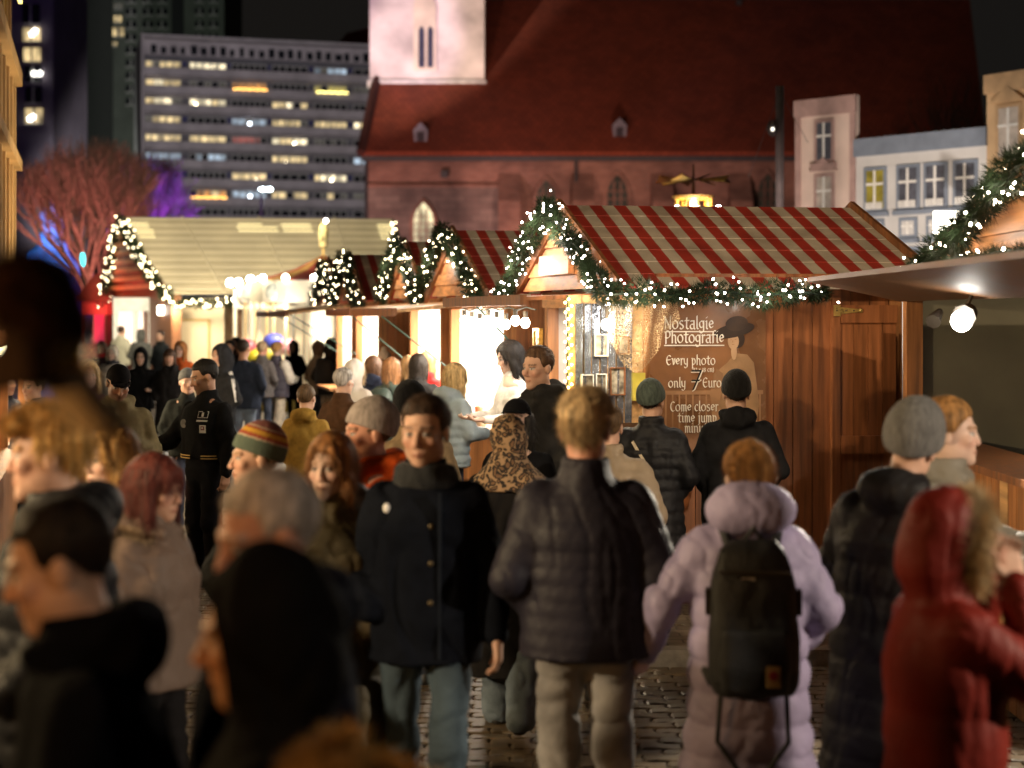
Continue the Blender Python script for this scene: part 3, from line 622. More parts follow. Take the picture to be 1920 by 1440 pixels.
    if coat=='leo': cm=leopard()
    else: cm=cloth(col,'puffer' if puf else ('wool'))
    co=link('coat' if hem<.75 else 'jacket',npmesh('coat',Vc,Fc,cm,None,nf),root)
    # trousers, shoes
    tr=Field(); tr.ell((0,.0,.95),(.172*w,.128,.17),.03)
    for g in 'LR':
        tr.cap(J['hip'+g],J['kn'+g],.088*w,.066*wide,.03); tr.cap(J['kn'+g],J['an'+g],.066*wide,.056*wide,.03)
    Vt,Ft=tr.run(max(bc,.012)); link('trousers',npmesh('trousers',Vt,Ft,cloth(legs,lk),None,lambda V:.006*wnoise(V,seed+3,9,(1,1,1.6))+.003*wnoise(V,seed+4,24,(1,1,2))-.010*np.maximum(0,.3-np.abs(wnoise(V,seed+7,8,(1,1,1.3))))/.3),root)
    if s<420:
        for g in 'LR':
            sf=Field(); a0=J['an'+g].copy(); z_=a0[2]-.085; sf.cap(a0+[0,.02,-.045],a0+[0,-.14,-.05],.042,.038,.03); sf.cap(a0+[0,.01,-.04],a0+[0,.0,.03],.043,.045,.02)
            Vs,Fs=sf.run(max(.012,bc)); Vs[:,2]=np.maximum(Vs[:,2],z_+.004); link('shoe',npmesh('shoe',Vs,Fs,cloth(shoe,'leather')),root)
    # hair
    if hair and hood!='up':
        st,hcl=hair[0],hair[1]; h=Field()
        yk=np.array([-.12,-.088,-.066,-.040,-.026,.004,.018,.030,.05,.075,.12]); zk={'short':[.082,.078,.066,.048,.002,-.008,.016,.004,-.045,-.075,-.088],'fringe':[.03,.03,.028,.02,.0,-.02,-.03,-.04,-.06,-.08,-.09]}.get(st,[.072,.070,.06,.045,.02,.0,-.01,-.03,-.06,-.09,-.10])
        th_=.009 if st=='short' else .014
        if st=='quiff': th_=.012; zk=[.085,.08,.068,.05,.005,-.005,.016,.004,-.04,-.07,-.085]
        zk=np.array(zk)
        def hf(x,y,z):
            dd=E((x,y,z),(0,.015,.038),(.077+th_,.096+th_,.086+th_*1.4)); cut=np.interp(y,yk,zk)-z+.004*np.sin(x*190+seed)*np.cos(y*150)+(.55*np.maximum(0,np.abs(x)-.028)*(y<-.034) if st in('short','quiff') else 0); dd=dd+(th_*.75*np.clip((.06-z)/.06,0,1) if st in('short','quiff') else 0)
            dd=dd+(th_*1.15)*np.exp(np.minimum(cut,0)/.016); k_=.006; hh=np.clip(.5-.5*(dd-cut)/k_,0,1); return dd+(cut-dd)*hh+k_*hh*(1-hh)
        hp_(h,hf,.16,.01)
        def hcap(a,b,r0,r1,kk=.02): h.cap(HCn+RM@np.array(a),HCn+RM@np.array(b),r0,r1,kk)
        if st=='quiff': hcap((-.05,-.07,.095),(.04,-.085,.09),.026,.03); hcap((-.04,-.0,.12),(.04,-.02,.12),.03,.03); hcap((0,.05,.1),(0,-.05,.118),.03,.03)
        if st in('long','bob'):
            bz=-.13 if st=='bob' else -.30
            for sg in(1,-1):
                hcap((.068*sg,-.02,.045),(.078*sg,-.015,-.06),.026,.026,.03); hcap((.078*sg,-.012,-.06),(.082*sg,-.03 if st=='long' else -.02,bz),.027,.017,.03); hcap((.06*sg,.05,.0),(.07*sg,.05,bz),.035,.02,.04); hcap((.045*sg,-.075,.085),(.073*sg,-.06,.0),.012,.014,.02)
            hcap((0,.075,.03),(0,.085,bz),.045,.03,.05)
        if st=='fringe':
            for sg in(1,-1): hcap((.075*sg,-.02,.03),(.083*sg,-.03,-.10),.025,.026,.03); hcap((.06*sg,.05,0),(.07*sg,.05,-.12),.036,.03,.04); hcap((.03*sg,-.082,.075),(.045*sg,-.088,.032),.018,.012,.02)
            hcap((0,.08,.03),(0,.085,-.11),.05,.04,.05); hcap((0,-.08,.085),(0,-.095,.032),.02,.011,.02)
        if st=='bun': hcap((0,.10,.0),(0,.12,-.07),.035,.03,.02)
        if hat: hp_(h,lambda x,y,z:z-.02-.25*(y+.05) if True else z,.3,.01,'x')
        Vh,Fh=h.run(max(hc*1.15,.0062))
        ho=link('hair',npmesh('hair',Vh,Fh,hairmat(hcl),None,lambda V:.0035*wnoise(THV(V),seed+5,60,(1.2,1.2,.3))+.003*wnoise(THV(V),seed+6,22,(1,1,.6)) if st!='short' else .0028*wnoise(THV(V),seed+5,55,(1,1,.6))+.003*wnoise(THV(V),seed+6,22)),root)
        if s>140:
            ns=(8000 if s>350 else (5000 if s>200 else 1500))//(3 if st=='short' else 1); rs=np.random.RandomState(seed); nv=len(ho.data.vertices); co_=np.zeros(nv*3,np.float32); no_=np.zeros(nv*3,np.float32); ho.data.vertices.foreach_get('co',co_); ho.data.vertices.foreach_get('normal',no_); co_=co_.reshape(-1,3); no_=no_.reshape(-1,3)
            ix=rs.randint(0,nv,ns); p_=co_[ix]; n_=no_[ix]; ln,nw_,fl=dict(short=(.009,.6,(0,-.25,.1)),quiff=(.03,.35,(0,-.8,.35)),bun=(.03,.12,(0,.7,-.4))).get(st,(.06,.14,(0,.08,-1)))
            qh=(p_-HCn)@RM; fv=np.tile(np.array(fl),(ns,1))
            if st in('short','quiff'): bk=qh[:,2]<.06; fv[bk]=(0,.2,-.8)
            dv=n_*nw_+fv@RM.T+rs.normal(size=(ns,3))*.28; dv/=np.linalg.norm(dv,axis=1)[:,None]; sd=np.cross(dv,n_+rs.normal(size=(ns,3))*.2); sd/=np.linalg.norm(sd,axis=1)[:,None]+1e-6
            L_=ln*(.5+rs.rand(ns))[:,None]; wd=.0011 if s>350 else .002; SV=np.concatenate([p_-n_*.003-sd*wd,p_-n_*.003+sd*wd,p_+dv*L_+np.array((0,0,-.15))*L_*(st not in('short',))]).astype(np.float32)
            me=bpy.data.meshes.new('hair_strands'); me.vertices.add(3*ns); me.loops.add(3*ns); me.polygons.add(ns); me.vertices.foreach_set('co',SV.ravel()); me.loops.foreach_set('vertex_index',np.stack([np.arange(ns),np.arange(ns)+ns,np.arange(ns)+2*ns],1).astype(np.int32).ravel()); me.polygons.foreach_set('loop_start',np.arange(0,3*ns,3,dtype=np.int32)); me.update(calc_edges=True); me.materials.append(hairmat(hcl))
            so_=link('hair_strands',me,ho); so_['kind']='stuff'
    if hat:
        h=Field(); kind,hcl=hat[0],hat[1]; big=hat[2] if len(hat)>2 and not callable(hat[2]) else 1.0
        zc=.03
        if kind in('beanie','bobble'):
            def hf(x,y,z):
                dd=E((x,y,z),(0,.02,.045),(.087*(.5+.5*big),.108*(.5+.5*big),.098*big)); dd=SM(dd,E((x,y,z),(0,.03,.06),(.08*(.4+.6*big),.1*(.4+.6*big),.095*big)),.02); cut=(.036+.42*(-y)*.9*.6-.03 if False else .030-.35*(y+.02))-z
                rim=np.maximum(E((x,y,z),(0,.015,.04),(.092,.112,.10)),np.maximum(cut,-(cut+.05)))
                dd=np.maximum(dd,cut); return SM(dd,rim,.008)
            hp_(h,hf,.2,.01)
        if kind=='bobble': h.ell(HCn+RM@np.array((0,.03,.17)),(.045,.045,.042),.01)
        if kind=='cap':
            def hf(x,y,z):
                dd=E((x,y,z),(0,.012,.04),(.083,.102,.092)); cut=.038-.18*y-z; dd=np.maximum(dd,cut)
                vz=np.maximum(E((x,y,z),(0,-.075,.045),(.072,.085,.03)),np.abs(z-.05+ (x/.075)**2*.015+(y+.1)*-.12)-.005); return SM(dd,vz,.006)
            hp_(h,hf,.2,.01)
        Vh,Fh=h.run(max(hc*1.1,.0062)); cf=hat[3] if len(hat)>3 else None
        rib=lambda V:(lambda q:.0013*np.sin(np.arctan2(q[:,0],q[:,1]-.02)*46))(THV(V))+.0015*wnoise(V,seed,20)
        if cf: hm=npmesh('hat',Vh,Fh,vcolmat('striped_knit',.95,.6,110),lambda V:cf(THV(V)),rib)
        else: hm=npmesh('hat',Vh,Fh,cloth(hcl,'knit' if kind!='cap' else 'wool'),None,rib if kind!='cap' else None)
        link('hat',hm,root)
    if scarf:
        f=Field()
        for i in range(16):
            a0=2*math.pi*i/16; a1=a0+2*math.pi/16; g=lambda a,zz:LN((.085*math.sin(a),.015-.09*math.cos(a),zz+.018*math.cos(a)))
            f.cap(g(a0,1.44),g(a1,1.44),.034,.034,.015); f.cap(g(a0+.5,1.478),g(a1+.5,1.478),.028,.028,.012)
        if scarf[0]=='long': f.cap(LN((-.05,-.11,1.46)),LN((-.06,-.165,1.1)),.045,.04,.02)
        if scarf[0]=='shawl':
            hp_(f,lambda x,y,z:np.maximum(E((x,y,z),(0,.02,.02),(.098,.12,.13)),-E((x,y,z),(0,-.135,-.01),(.066,.12,.10))),.2,.02); f.loft([L5(1.36,.23*w,.16),L5(1.42,.21*w,.14),L5(1.5,.12,.11,.02),L5(1.56,.09,.1,.03)],.03)
            f.cap(LN((-.12,.10,1.42)),LN((-.13,.17,1.12)),.05,.06,.03)
            f.fine.append((HCn-.15,HCn+.15,.009))
        Vs,Fs=f.run(.011 if s>200 else .018); link('scarf',npmesh('scarf',Vs,Fs,leopard() if scarf[1]=='leo' else cloth(scarf[1],'knit'),None,lambda V:.006*wnoise(V,seed+8,16)+.004*wnoise(V,seed+9,38,(1,1,2.5))),root)
    if fur:
        rnd=random.Random(seed); F=MB()
        if hood=='up': ring=[(.088*math.sin(a),-.055-.02*math.cos(a*2),-.005+.128*math.cos(a)) for a in np.linspace(-2.5,2.5,60)]; ring=[HCn+RM@np.array(p) for p in ring]
        else: ring=[LN((.13*math.sin(a),.03-.13*math.cos(a)*-.9,1.47+.03*math.cos(a))) for a in np.linspace(-2.4,2.4,60)]
        nf_=int(7000*furl) if s>400 else 900
        for i in range(nf_):
            p=ring[rnd.randrange(60)]; dv=np.array([rnd.gauss(0,1) for _ in range(3)]); dv/=np.linalg.norm(dv); a=p+dv*.012*furl; l=rnd.uniform(.025,.055)*furl; tip=a+dv*l+np.array([0,0,-.012]); sd=np.cross(dv,[rnd.random(),rnd.random(),1.]); sd/=np.linalg.norm(sd)+1e-6
            n=len(F.v); wd=.0018 if s>400 else .004; F.v+=[tuple(a-sd*wd),tuple(a+sd*wd),tuple(tip)]; F.f.append((n,n+1,n+2))
        o=F.build('fur_trim',mat('fake_fur',fur,.9,30,.5,0,spec=.1),root); o['kind']='stuff'
    root['_h']=k
    return root,co
def on_coat(co,x,z,back=False):
    bv=BVHTree.FromPolygons([v.co for v in co.data.vertices],[p.vertices for p in co.data.polygons]); s=1 if back else -1
    h=bv.ray_cast(Vector((x,s*.8,z)),Vector((0,-s,0))); return h[0] if h[0] is not None else Vector((x,s*.17,z))
# ------------------------------------------------------------------ wood, garlands, bulbs
wood=woodmat('oiled_pine',(.36,.15,.05)); woodh=woodmat('pine_along_x',(.40,.18,.065),0); woody=woodmat('pine_along_y',(.42,.19,.07),1); woodd=woodmat('dark_stained_pine',(.20,.075,.026)); woodl=woodmat('light_pine',(.52,.30,.13),1)
woodside=woodmat('stained_plank',(.27,.095,.032),2,.42)
needle=mat('fir_needles',(.014,.027,.009),.6,20,.5,0,spec=.3); wirem=mat('green_wire',(.01,.02,.012),.6,5,.1,0)
bulbm=emit('warm_white_bulb',(1,.82,.52),22); bulbp=emit('cold_white_bulb',(1,.86,.74),28); bulbf=emit('far_bulb',(1,.84,.52),13)
bm1=MB().ball((0,0,0),.0078,6,(1,1,1.35)).mesh('bulb',bulbp,True); bm2=MB().ball((0,0,0),.0085,5,(1,1,1.3)).mesh('bulb',bulbm,True); bm3=MB().ball((0,0,0),.024,5).mesh('bulb',bulbf,True); bm4=MB().ball((0,0,0),.0075,6,(1,1,1.6)).mesh('bulb',emit('near_bulb',(1,.82,.62),60),True)
def garland(label,path,rad,nb,bm,seed,dens=900,nl=.07,nw=.0035,glow=None):
    rnd=random.Random(seed); path=[Vector(p) for p in path]
    g=thing('garland',label,'garland',path[0]); seg=[]; tot=0
    for a,b in zip(path,path[1:]): seg.append((tot,a,b)); tot+=(b-a).length
    def at(s):
        for t0,a,b in reversed(seg):
            if s>=t0: l=(b-a).length; return a.lerp(b,min(1,(s-t0)/l)),(b-a)/l
    MB().tube(path,.012,5).build('stem',wirem,g); F=MB()
    for i in range(int(dens*tot)):
        s=rnd.random()*tot; p,d=at(s); lump=.72+.4*math.sin(s*9+seed)*math.sin(s*3.7)
        v=Vector((rnd.gauss(0,1),rnd.gauss(0,1),rnd.gauss(0,1))); v-=d*v.dot(d); v.normalize(); r0=rad*lump*rnd.random()**.5
        q=p+v*r0*.75; dr=(v+d*rnd.uniform(-.9,.9)+Vector((0,0,-.15))).normalized()
        for _ in range(5):
            dd=(dr+Vector((rnd.gauss(0,.45),rnd.gauss(0,.45),rnd.gauss(0,.45)))).normalized(); sd=dd.orthogonal().normalized()*nw; n=len(F.v); e_=q+dd*nl*rnd.uniform(.6,1.1)
            F.v+=[tuple(q-sd),tuple(q+sd),tuple(e_)]; F.f.append((n,n+1,n+2))
    o=F.build('foliage',needle,g); o['kind']='stuff'
    for i in range(nb):
        p,d=at((i+rnd.random()*.9)/nb*tot); v=Vector((rnd.gauss(0,1),rnd.gauss(0,1)-.7,rnd.gauss(0,1))).normalized()
        b=link('bulb',bm,g,p+v*rad*rnd.uniform(.75,1.15)); b.rotation_euler=(rnd.random()*3,rnd.random()*3,0)
    if glow:
        for s_,pw in glow: p,d=at(s_*tot); lamp('POINT',p+Vector((-.12,-.2,-.02)),pw,(1,.88,.74),.1)
    return g
def stripes():
    m=bpy.data.materials.new('red_white_stripes'); m.use_nodes=True; t=m.node_tree; b=t.nodes['Principled BSDF']; uv=N(t,'UVMap'); sp=N(t,'SeparateXYZ'); t.links.new(uv.outputs[0],sp.inputs[0])
    a=N(t,'Math',operation='MULTIPLY'); a.inputs[1].default_value=1/.2; t.links.new(sp.outputs[0],a.inputs[0]); f=N(t,'Math',operation='FRACT'); t.links.new(a.outputs[0],f.inputs[0])
    tc=N(t,'TexCoord'); n=N(t,'TexNoise'); n.inputs['Scale'].default_value=3; n.inputs['Detail'].default_value=7; t.links.new(tc.outputs['Object'],n.inputs[0])
    c=ramp(t,f.outputs[0],[(.0,(.40,.035,.02)),(.49,(.40,.035,.02)),(.51,(.56,.47,.37)),(.99,(.56,.47,.37))])
    mx_=N(t,'Mix',data_type='RGBA',blend_type='MULTIPLY'); mx_.inputs[0].default_value=1; t.links.new(c,mx_.inputs[6]); t.links.new(ramp(t,n.outputs[0],[(.3,(.62,.6,.58)),(.6,(1.05,1.05,1.05))]),mx_.inputs[7]); t.links.new(mx_.outputs[2],b.inputs['Base Color']); b.inputs['Roughness'].default_value=.6
    n2=N(t,'TexNoise'); n2.inputs['Scale'].default_value=30; t.links.new(tc.outputs['Object'],n2.inputs[0]); bp=N(t,'Bump'); bp.inputs['Strength'].default_value=.25; bp.inputs['Distance'].default_value=.01; t.links.new(n2.outputs[0],bp.inputs['Height']); t.links.new(bp.outputs[0],b.inputs['Normal'])
    return m
STR=stripes()
UX=-.262; UN=math.hypot(UX,1); UD=Vector((UX/UN,1/UN,0)); VD=Vector((math.cos(R(7)),math.sin(R(7)),0))
LIN=mat('interior_board',(.66,.6,.52),.8,4,.15,.1); whitew=mat('white_gloss',(.8,.8,.78),.4,6,.1,0)
random.seed(21)
def fmap(A):
    A=Vector(A)
    return lambda u,v,z:A+UD*u+VD*v+Vector((0,0,z))
def hut(label,A,W_,D,ze=2.42,zr=3.06,rows=7,light=0,open_u=(.1,None),planks=True,first=False,mat_side=None):
    M=fmap(A); h=thing('market_hut',label,'market hut',A,'wooden huts with striped roofs'); ov=.22; oe=.16
    # roof boards, lapped
    def slope(uE,uR,zE,zR,nm):
        for r in range(rows):
            t0,t1=r/rows,(r+1)/rows+.02; z0=zE+(zR-zE)*t0; z1=zE+(zR-zE)*min(t1,1.0); u0=uE+(uR-uE)*t0; u1=uE+(uR-uE)*min(t1,1.0); li=.005
            pts=[M(u0,-ov,z0+li),M(u0,D+ov,z0+li),M(u1,D+ov,z1),M(u1,-ov,z1),M(u0,-ov,z0+li+.018),M(u0,D+ov,z0+li+.018),M(u1,D+ov,z1+.018),M(u1,-ov,z1+.018)]
            mb=MB().hexa(pts); vs_=[0]*8
            me=mb.mesh('roof_board',STR); l=me.uv_layers.new(name='UVMap'); cu={0:-ov,1:D+ov,2:D+ov,3:-ov}
            for lp in me.loops: l.data[lp.index].uv=(cu[lp.vertex_index%4]+5,0)
            link('roof_board',me,h)
    slope(-oe,W_/2,ze-.04,zr,'n'); slope(W_+oe,W_/2,ze-.04,zr,'f')
    for v0 in (-ov-.035,D+ov+.003):
        for u0,u1 in ((-oe-.05,W_/2),(W_+oe+.05,W_/2)):
            MB().hexa([M(u0,v0,ze-.14),M(u0,v0+.032,ze-.14),M(u1,v0+.032,zr-.10),M(u1,v0,zr-.10),M(u0,v0,ze+.03),M(u0,v0+.032,ze+.03),M(u1,v0+.032,zr+.07),M(u1,v0,zr+.07)]).build('barge_board',woodd,h)
    # gable boards (front), stepped lapped
    nb=5
    for i in range(nb):
        z0=ze-.02+(zr-ze-.06)*i/nb; z1=ze-.02+(zr-ze-.06)*(i+1)/nb; f=(1-i/nb); hw=W_/2*f+.02
        h0=W_/2*max(.02,(zr-.07-z0)/(zr-ze)); h1_=W_/2*max(.015,(zr-.07-z1)/(zr-ze)); va,vb=-.215-.02*(i%2),-.18; zz_=z1-.004
        MB().hexa([M(W_/2-h0,va,z0),M(W_/2+h0,va,z0),M(W_/2+h0,vb,z0),M(W_/2-h0,vb,z0),M(W_/2-h1_,va,zz_),M(W_/2+h1_,va,zz_),M(W_/2+h1_,vb,zz_),M(W_/2-h1_,vb,zz_)]).build('gable_board',woody,h)
    if first: MB().box((W_/2-.42,-.29,ze+.1),(W_/2+.42,-.242,ze+.26),M).build('name_board',woody,h)
    # corner posts, beams, floor, back wall
    for u,v in ((0.0,0),(W_-.1,0),(0,D-.1),(W_-.1,D-.1)): MB().box((u,v+.002,0),(u+.1,v+.1,ze-.03),M).build('post',wood,h)
    MB().box((.002,-.02,ze-.16),(W_-.002,.08,ze-.025),M).build('lintel',woody,h)
    MB().box((.11,.11,.02),(W_-.11,D-.11,.14),M).build('floor',woodd,h)
    MB().box((.102,D-.06,.02),(W_-.102,D-.02,ze-.04),M).build('back_wall',LIN,h)
    MB().box((W_-.05,.102,.02),(W_-.01,D-.102,ze-.04),M).build('party_wall',LIN,h)
    # counter front planks
    n=int((W_-.24)/.12)
    for i in range(n): 
        u=.12+i*(W_-.24)/n; MB().box((u,-.02,.05),(u+(W_-.24)/n-.006,.01,1.02),M).build('counter_plank',wood,h)
    MB().box((.08,-.34,1.022),(W_-.08,.3,1.062),M).build('counter_top',woody,h)
    if planks:
        n=int((D-.2)/.135)
        for i in range(n):
            v=.1+i*(D-.2)/n; MB().box((-.0-.004*(i%2),v,.03),(.03,v+(D-.2)/n-.007,ze-.02),M).build('plank',woodside,h)
        MB().box((-.0,.1,ze-.012),(.05,D-.1,ze+.08),M).build('wall_plate',woodside,h)
        MB().box((.034,.1,.03),(.05,D-.1,ze-.02),M).build('inner_lining',LIN,h)
    # fold-up awning boards on stays
    if light:
        uu=(W_)/2; MB().box((.35,.5,ze-.10),(W_-.35,.66,ze-.05),M).build('strip_lamp',emit('strip_lamp',(1,.95,.86),22),h)
        lamp('AREA',M(uu,.62,ze-.13),light,(1,.9,.74),W_*.7,M(uu,.35,0),sy=.3); lamp('POINT',M(uu,.3,1.95),light*.32,(1,.92,.8),.2)
    return h,M
def awning(label,M,u0,u1,out,z0,z1,m):
    t=thing('awning_board',label,'awning',M(u0,0,z0)); n=4
    for i in range(n):
        a,b=i/n,(i+1)/n; va,vb=-.05-out*a,-.05-out*b; za,zb_=z0+(z1-z0)*a,z0+(z1-z0)*b
        MB().hexa([M(u0,vb+.004,zb_),M(u0,va,za),M(u1,va,za),M(u1,vb+.004,zb_),M(u0,vb+.004,zb_+.03),M(u0,va,za+.03),M(u1,va,za+.03),M(u1,vb+.004,zb_+.03)]).build('board',m,t)
    MB().box((u0-.02,-.05-out-.05,z1-.035),(u1+.02,-.05-out-.001,z1+.045),M).build('edge_batten',woodd,t)
    for u in (u1-.25,): MB().tube([M(u,-.05-out*.8,z1),M(u,-.02,z0-.75)],.009,5).build('stay',mat('green_stay',(.03,.07,.05),.5,4,.1,0),t)
    return t
A1=(.95,11.6,0)
h1,M1=hut('photo studio hut with striped roof, plank side wall and closed plank door',A1,2.62,1.95,first=True,light=0)
def along(d): return (.95+UX*(d-11.6),d,0)
h2,M2=hut('second striped hut behind the photo hut, brightly lit stall front',along(15.45),2.55,2.8,light=230)
h3,M3=hut('third striped hut in the row, glowing white inside',along(18.3),1.95,2.8,light=180)
h4,M4=hut('fourth striped hut in the row with low peaked garland',along(22.3),2.1,2.8,light=150)
h5,M5=hut('farthest striped hut in the row beside the carousel roof',along(24.6),1.7,2.6,light=130)
awning('long narrow awning board of the photo hut with hanging bulbs',M1,.02,2.6,.80,2.34,2.30,woodd)
awning('wide pale awning board over the second hut counter',M2,.02,2.5,1.0,2.32,2.22,woodl)
awning('awning board over the third hut counter',M3,.02,1.9,.95,2.32,2.22,woodl)
awning('awning board over the fourth hut counter',M4,.02,2.05,1.2,2.35,2.2,woodl)
awning('awning board over the fifth hut counter',M5,.02,1.65,1.2,2.35,2.2,woodl)
def gpath(M,W_,ze=2.42,zr=3.06,side=0,lo=0.0,rnd=random.Random(3)):
    p=[M(W_+.2,-.34,ze-.06-lo)]
    for i in range(1,6): t=i/6; p.append(M(W_+.2+(W_/2-W_-.2)*t,-.34,ze-.06-lo+(zr+.02-ze+.06+lo)*t+rnd.uniform(-.03,.03)))
    p.append(M(W_/2,-.34,zr+.02))
    for i in range(1,6): t=i/6; p.append(M(W_/2+(-.24-W_/2)*t,-.34,zr+.02+(ze-.08-zr-.02)*t+rnd.uniform(-.03,.03)))
    p.append(M(-.24,-.34,ze-.08))
    return p
p1=gpath(M1,2.62); a0=p1[-1]
p1+=[M1(-.3,-.1+.27*i,ze_) for i,ze_ in enumerate((2.36,2.33,2.37,2.33,2.36,2.35))]
garland('thick fir garland with white lights over gable and eave of photo hut',p1,.115,190,bm1,1,620,.075,.0035,glow=((.12,26),(.27,30),(.42,26),(.6,10),(.75,10),(.93,10)))
garland('fir garland with white lights on the gable of the second hut',gpath(M2,2.55,zr=3.08),.105,84,bm2,2,360,.09,.005,glow=((.28,14),(.72,14)))
garland('fir garland with white lights on the gable of the third hut',gpath(M3,1.95,zr=3.1),.105,72,bm2,3,320,.09,.005,glow=((.28,12),(.72,12)))
garland('fir garland with white lights on the gable of the fourth hut',gpath(M4,2.1,zr=3.06),.11,66,bm2,4,280,.10,.006)
garland('fir garland with white lights on the gable of the farthest hut',gpath(M5,1.7,zr=3.0),.11,56,bm2,5,260,.10,.006)
# ---- photo hut details
cane=MB().tube([M1(.62,-.28,2.44),M1(.62,-.28,2.62),M1(.66,-.28,2.68),M1(.73,-.28,2.69),M1(.78,-.28,2.66),M1(.79,-.28,2.6)],.018,7).build('candy_cane',mat('cane_plaster',(.62,.45,.33),.5,30,.4,0),None,True); tag(cane,'pale candy cane ornament on the photo hut gable','ornament')
# string of bulbs
gb=emit('glass_bulb',(1,.93,.78),55); sock=mat('bulb_socket',(.05,.04,.03),.5,5,.1,0)
sl=thing('bulb_string','string of round glowing bulbs under the photo hut awning','string lights',M1(2.4,-.55,2.2))
MB().tube([M1(2.5-.33*i*.8,-.75,2.255-.02*(i%2)) for i in range(10)],.006,4).build('wire',wirem,sl)
bb=MB().ball((0,0,0),.034,8,(1,1,1.2)).mesh('bulb',gb,True); bs=MB().lathe([(.016,.03),(.018,.085)],8).mesh('socket',sock)
for i in range(8):
    u=2.45-.29*i; q=M1(u,-.75,2.155-.015*(i%3)); b=link('bulb',bb,sl,q); link('socket',bs,b); 
    if i%2: lamp('POINT',q+Vector((-.06,-.09,-.02)),9,(1,.86,.62),.04)
# display board folded out beside the front corner, items on it
M1w=M1
M1=lambda u,v,z:M1w(u,v-.56,z)
for i in range(5): MB().box((-.006,.0+i*.112,.9),(.02,.107+i*.112,2.34),M1).build('display_plank',woodl,h1)
gold=mat('gold_frame',(.55,.33,.09),.35,40,.4,.6,60,metal=.7); photo_m=mat('old_photo_print',(.30,.27,.22),.4,26,.7,0); mirror=mat('mirror_glass',(.75,.77,.8),.05,4,.05,0,metal=1)
def frame_at(name,label,cat,M,u,v,z,w,h,m_fr,m_in,bw=.03,front=False,tilt=0):
    # hangs on the camera-facing side wall (front=False) or over the street front
    f=(lambda a,b,c:M(u-c,v+a,z+b+tilt*a)) if not front else (lambda a,b,c:M(u-a,v-c,z+b))
    t=thing(name,label,cat,f(0,-h/2,0))
    for lo,hi in (((-w/2,-h/2,0),(w/2,-h/2+bw,.03)),((-w/2,h/2-bw,0),(w/2,h/2,.03)),((-w/2,-h/2+bw,0),(-w/2+bw,h/2-bw,.03)),((w/2-bw,-h/2+bw,0),(w/2,h/2-bw,.03))): MB().box(lo,hi,f).build('frame_bar',m_fr,t)
    MB().box((-w/2+bw,-h/2+bw,.004),(w/2-bw,h/2-bw,.012),f).build('print',m_in,t); return t,f
t,f=frame_at('picture','small gold framed old portrait hanging under the awning corner','picture',M1,.28,-.12,1.98,.17,.24,gold,mat('sepia_print',(.42,.45,.42),.5,9,.3,0),.02,True)
fg=MB(); fg.prism([f(x,y,.0125) for x,y in((-.03,-.085),(.035,-.085),(.02,-.01),(.012,.03),(-.012,.03),(-.02,-.01))],VD*-.001); fg.ball(f(0,.045,.013),.014,5,(.4,.4,1)); fg.build('portrait_figure',mat('dark_print',(.07,.07,.08),.6,9,.2,0),t)
frame_at('mirror','ornate gold framed mirror on the photo hut display','mirror',M1,-.02,.27,1.36,.17,.36,gold,mirror,.035,tilt=.05)
for i,(v,z,w,h) in enumerate(((.24,1.98,.10,.16),(.36,1.72,.11,.2),(.14,1.66,.09,.22),(.40,1.98,.09,.13),(.24,1.70,.08,.15))):
    frame_at('photo_print',('narrow sepia print at top of photo display','sepia print of a standing group beside the foil','tall print next to the light strip','small print under the net','small print above the gold mirror')[i],'photograph',M1,-.02,v,z,w,h,woodd if i%2 else whitew,photo_m,.008)
yb=MB().box((-.05,.47,1.58),(-.008,.56,1.78),M1).build('yellow_box',mat('yellow_card',(.6,.5,.08),.5,8,.2,0)); tag(yb,'yellow card box on the photo hut wall','box')
foil=MB(); 
for i in range(7):
    v=.06+i*.06; foil.hexa([M1(-.015-.02*(i%2),v,1.35),M1(-.015,v+.05,1.35),M1(-.01,v+.05,1.35),M1(-.01,v,1.35),M1(-.03*(i%2)-.012,v,2.28),M1(-.02,v+.055,2.28),M1(-.01,v+.055,2.28),M1(-.01,v,2.28)])
tag(foil.build('foil_curtain',mat('silver_foil',(.55,.62,.75),.22,9,.3,.8,14,metal=.85)),'silvery foil curtain behind the photo display','curtain')
ls=thing('light_strip','vertical strip of small golden lights on the photo hut corner','string lights',M1(-.03,.01,1.3))
lb=MB().ball((0,0,0),.011,5).mesh('bulb',emit('golden_led',(1,.72,.22),22),True)
for i in range(44): link('bulb',lb,ls,M1(-.03-.01*(i%2),-.02+.022*(i%3),1.3+i*.0235))
MB().tube([M1(-.02,.0,1.28),M1(-.02,.0,2.34)],.008,4).build('cord',wirem,ls)
fl=thing('corner_lamp','bright bare bulb lamp on the corner of the photo hut','lamp',M1(-.22,.22,2.15))
MB().ball(M1(-.24,.22,2.13),.042,8).build('bulb',emit('corner_bulb',(1,.9,.72),60),fl,True); MB().tube([M1(-.24,.22,2.17),M1(-.24,.22,2.24),M1(-.0,.22,2.3)],.014,6).build('bracket',sock,fl)
lamp('POINT',M1(-.36,.22,2.12),11,(1,.8,.5),.04)
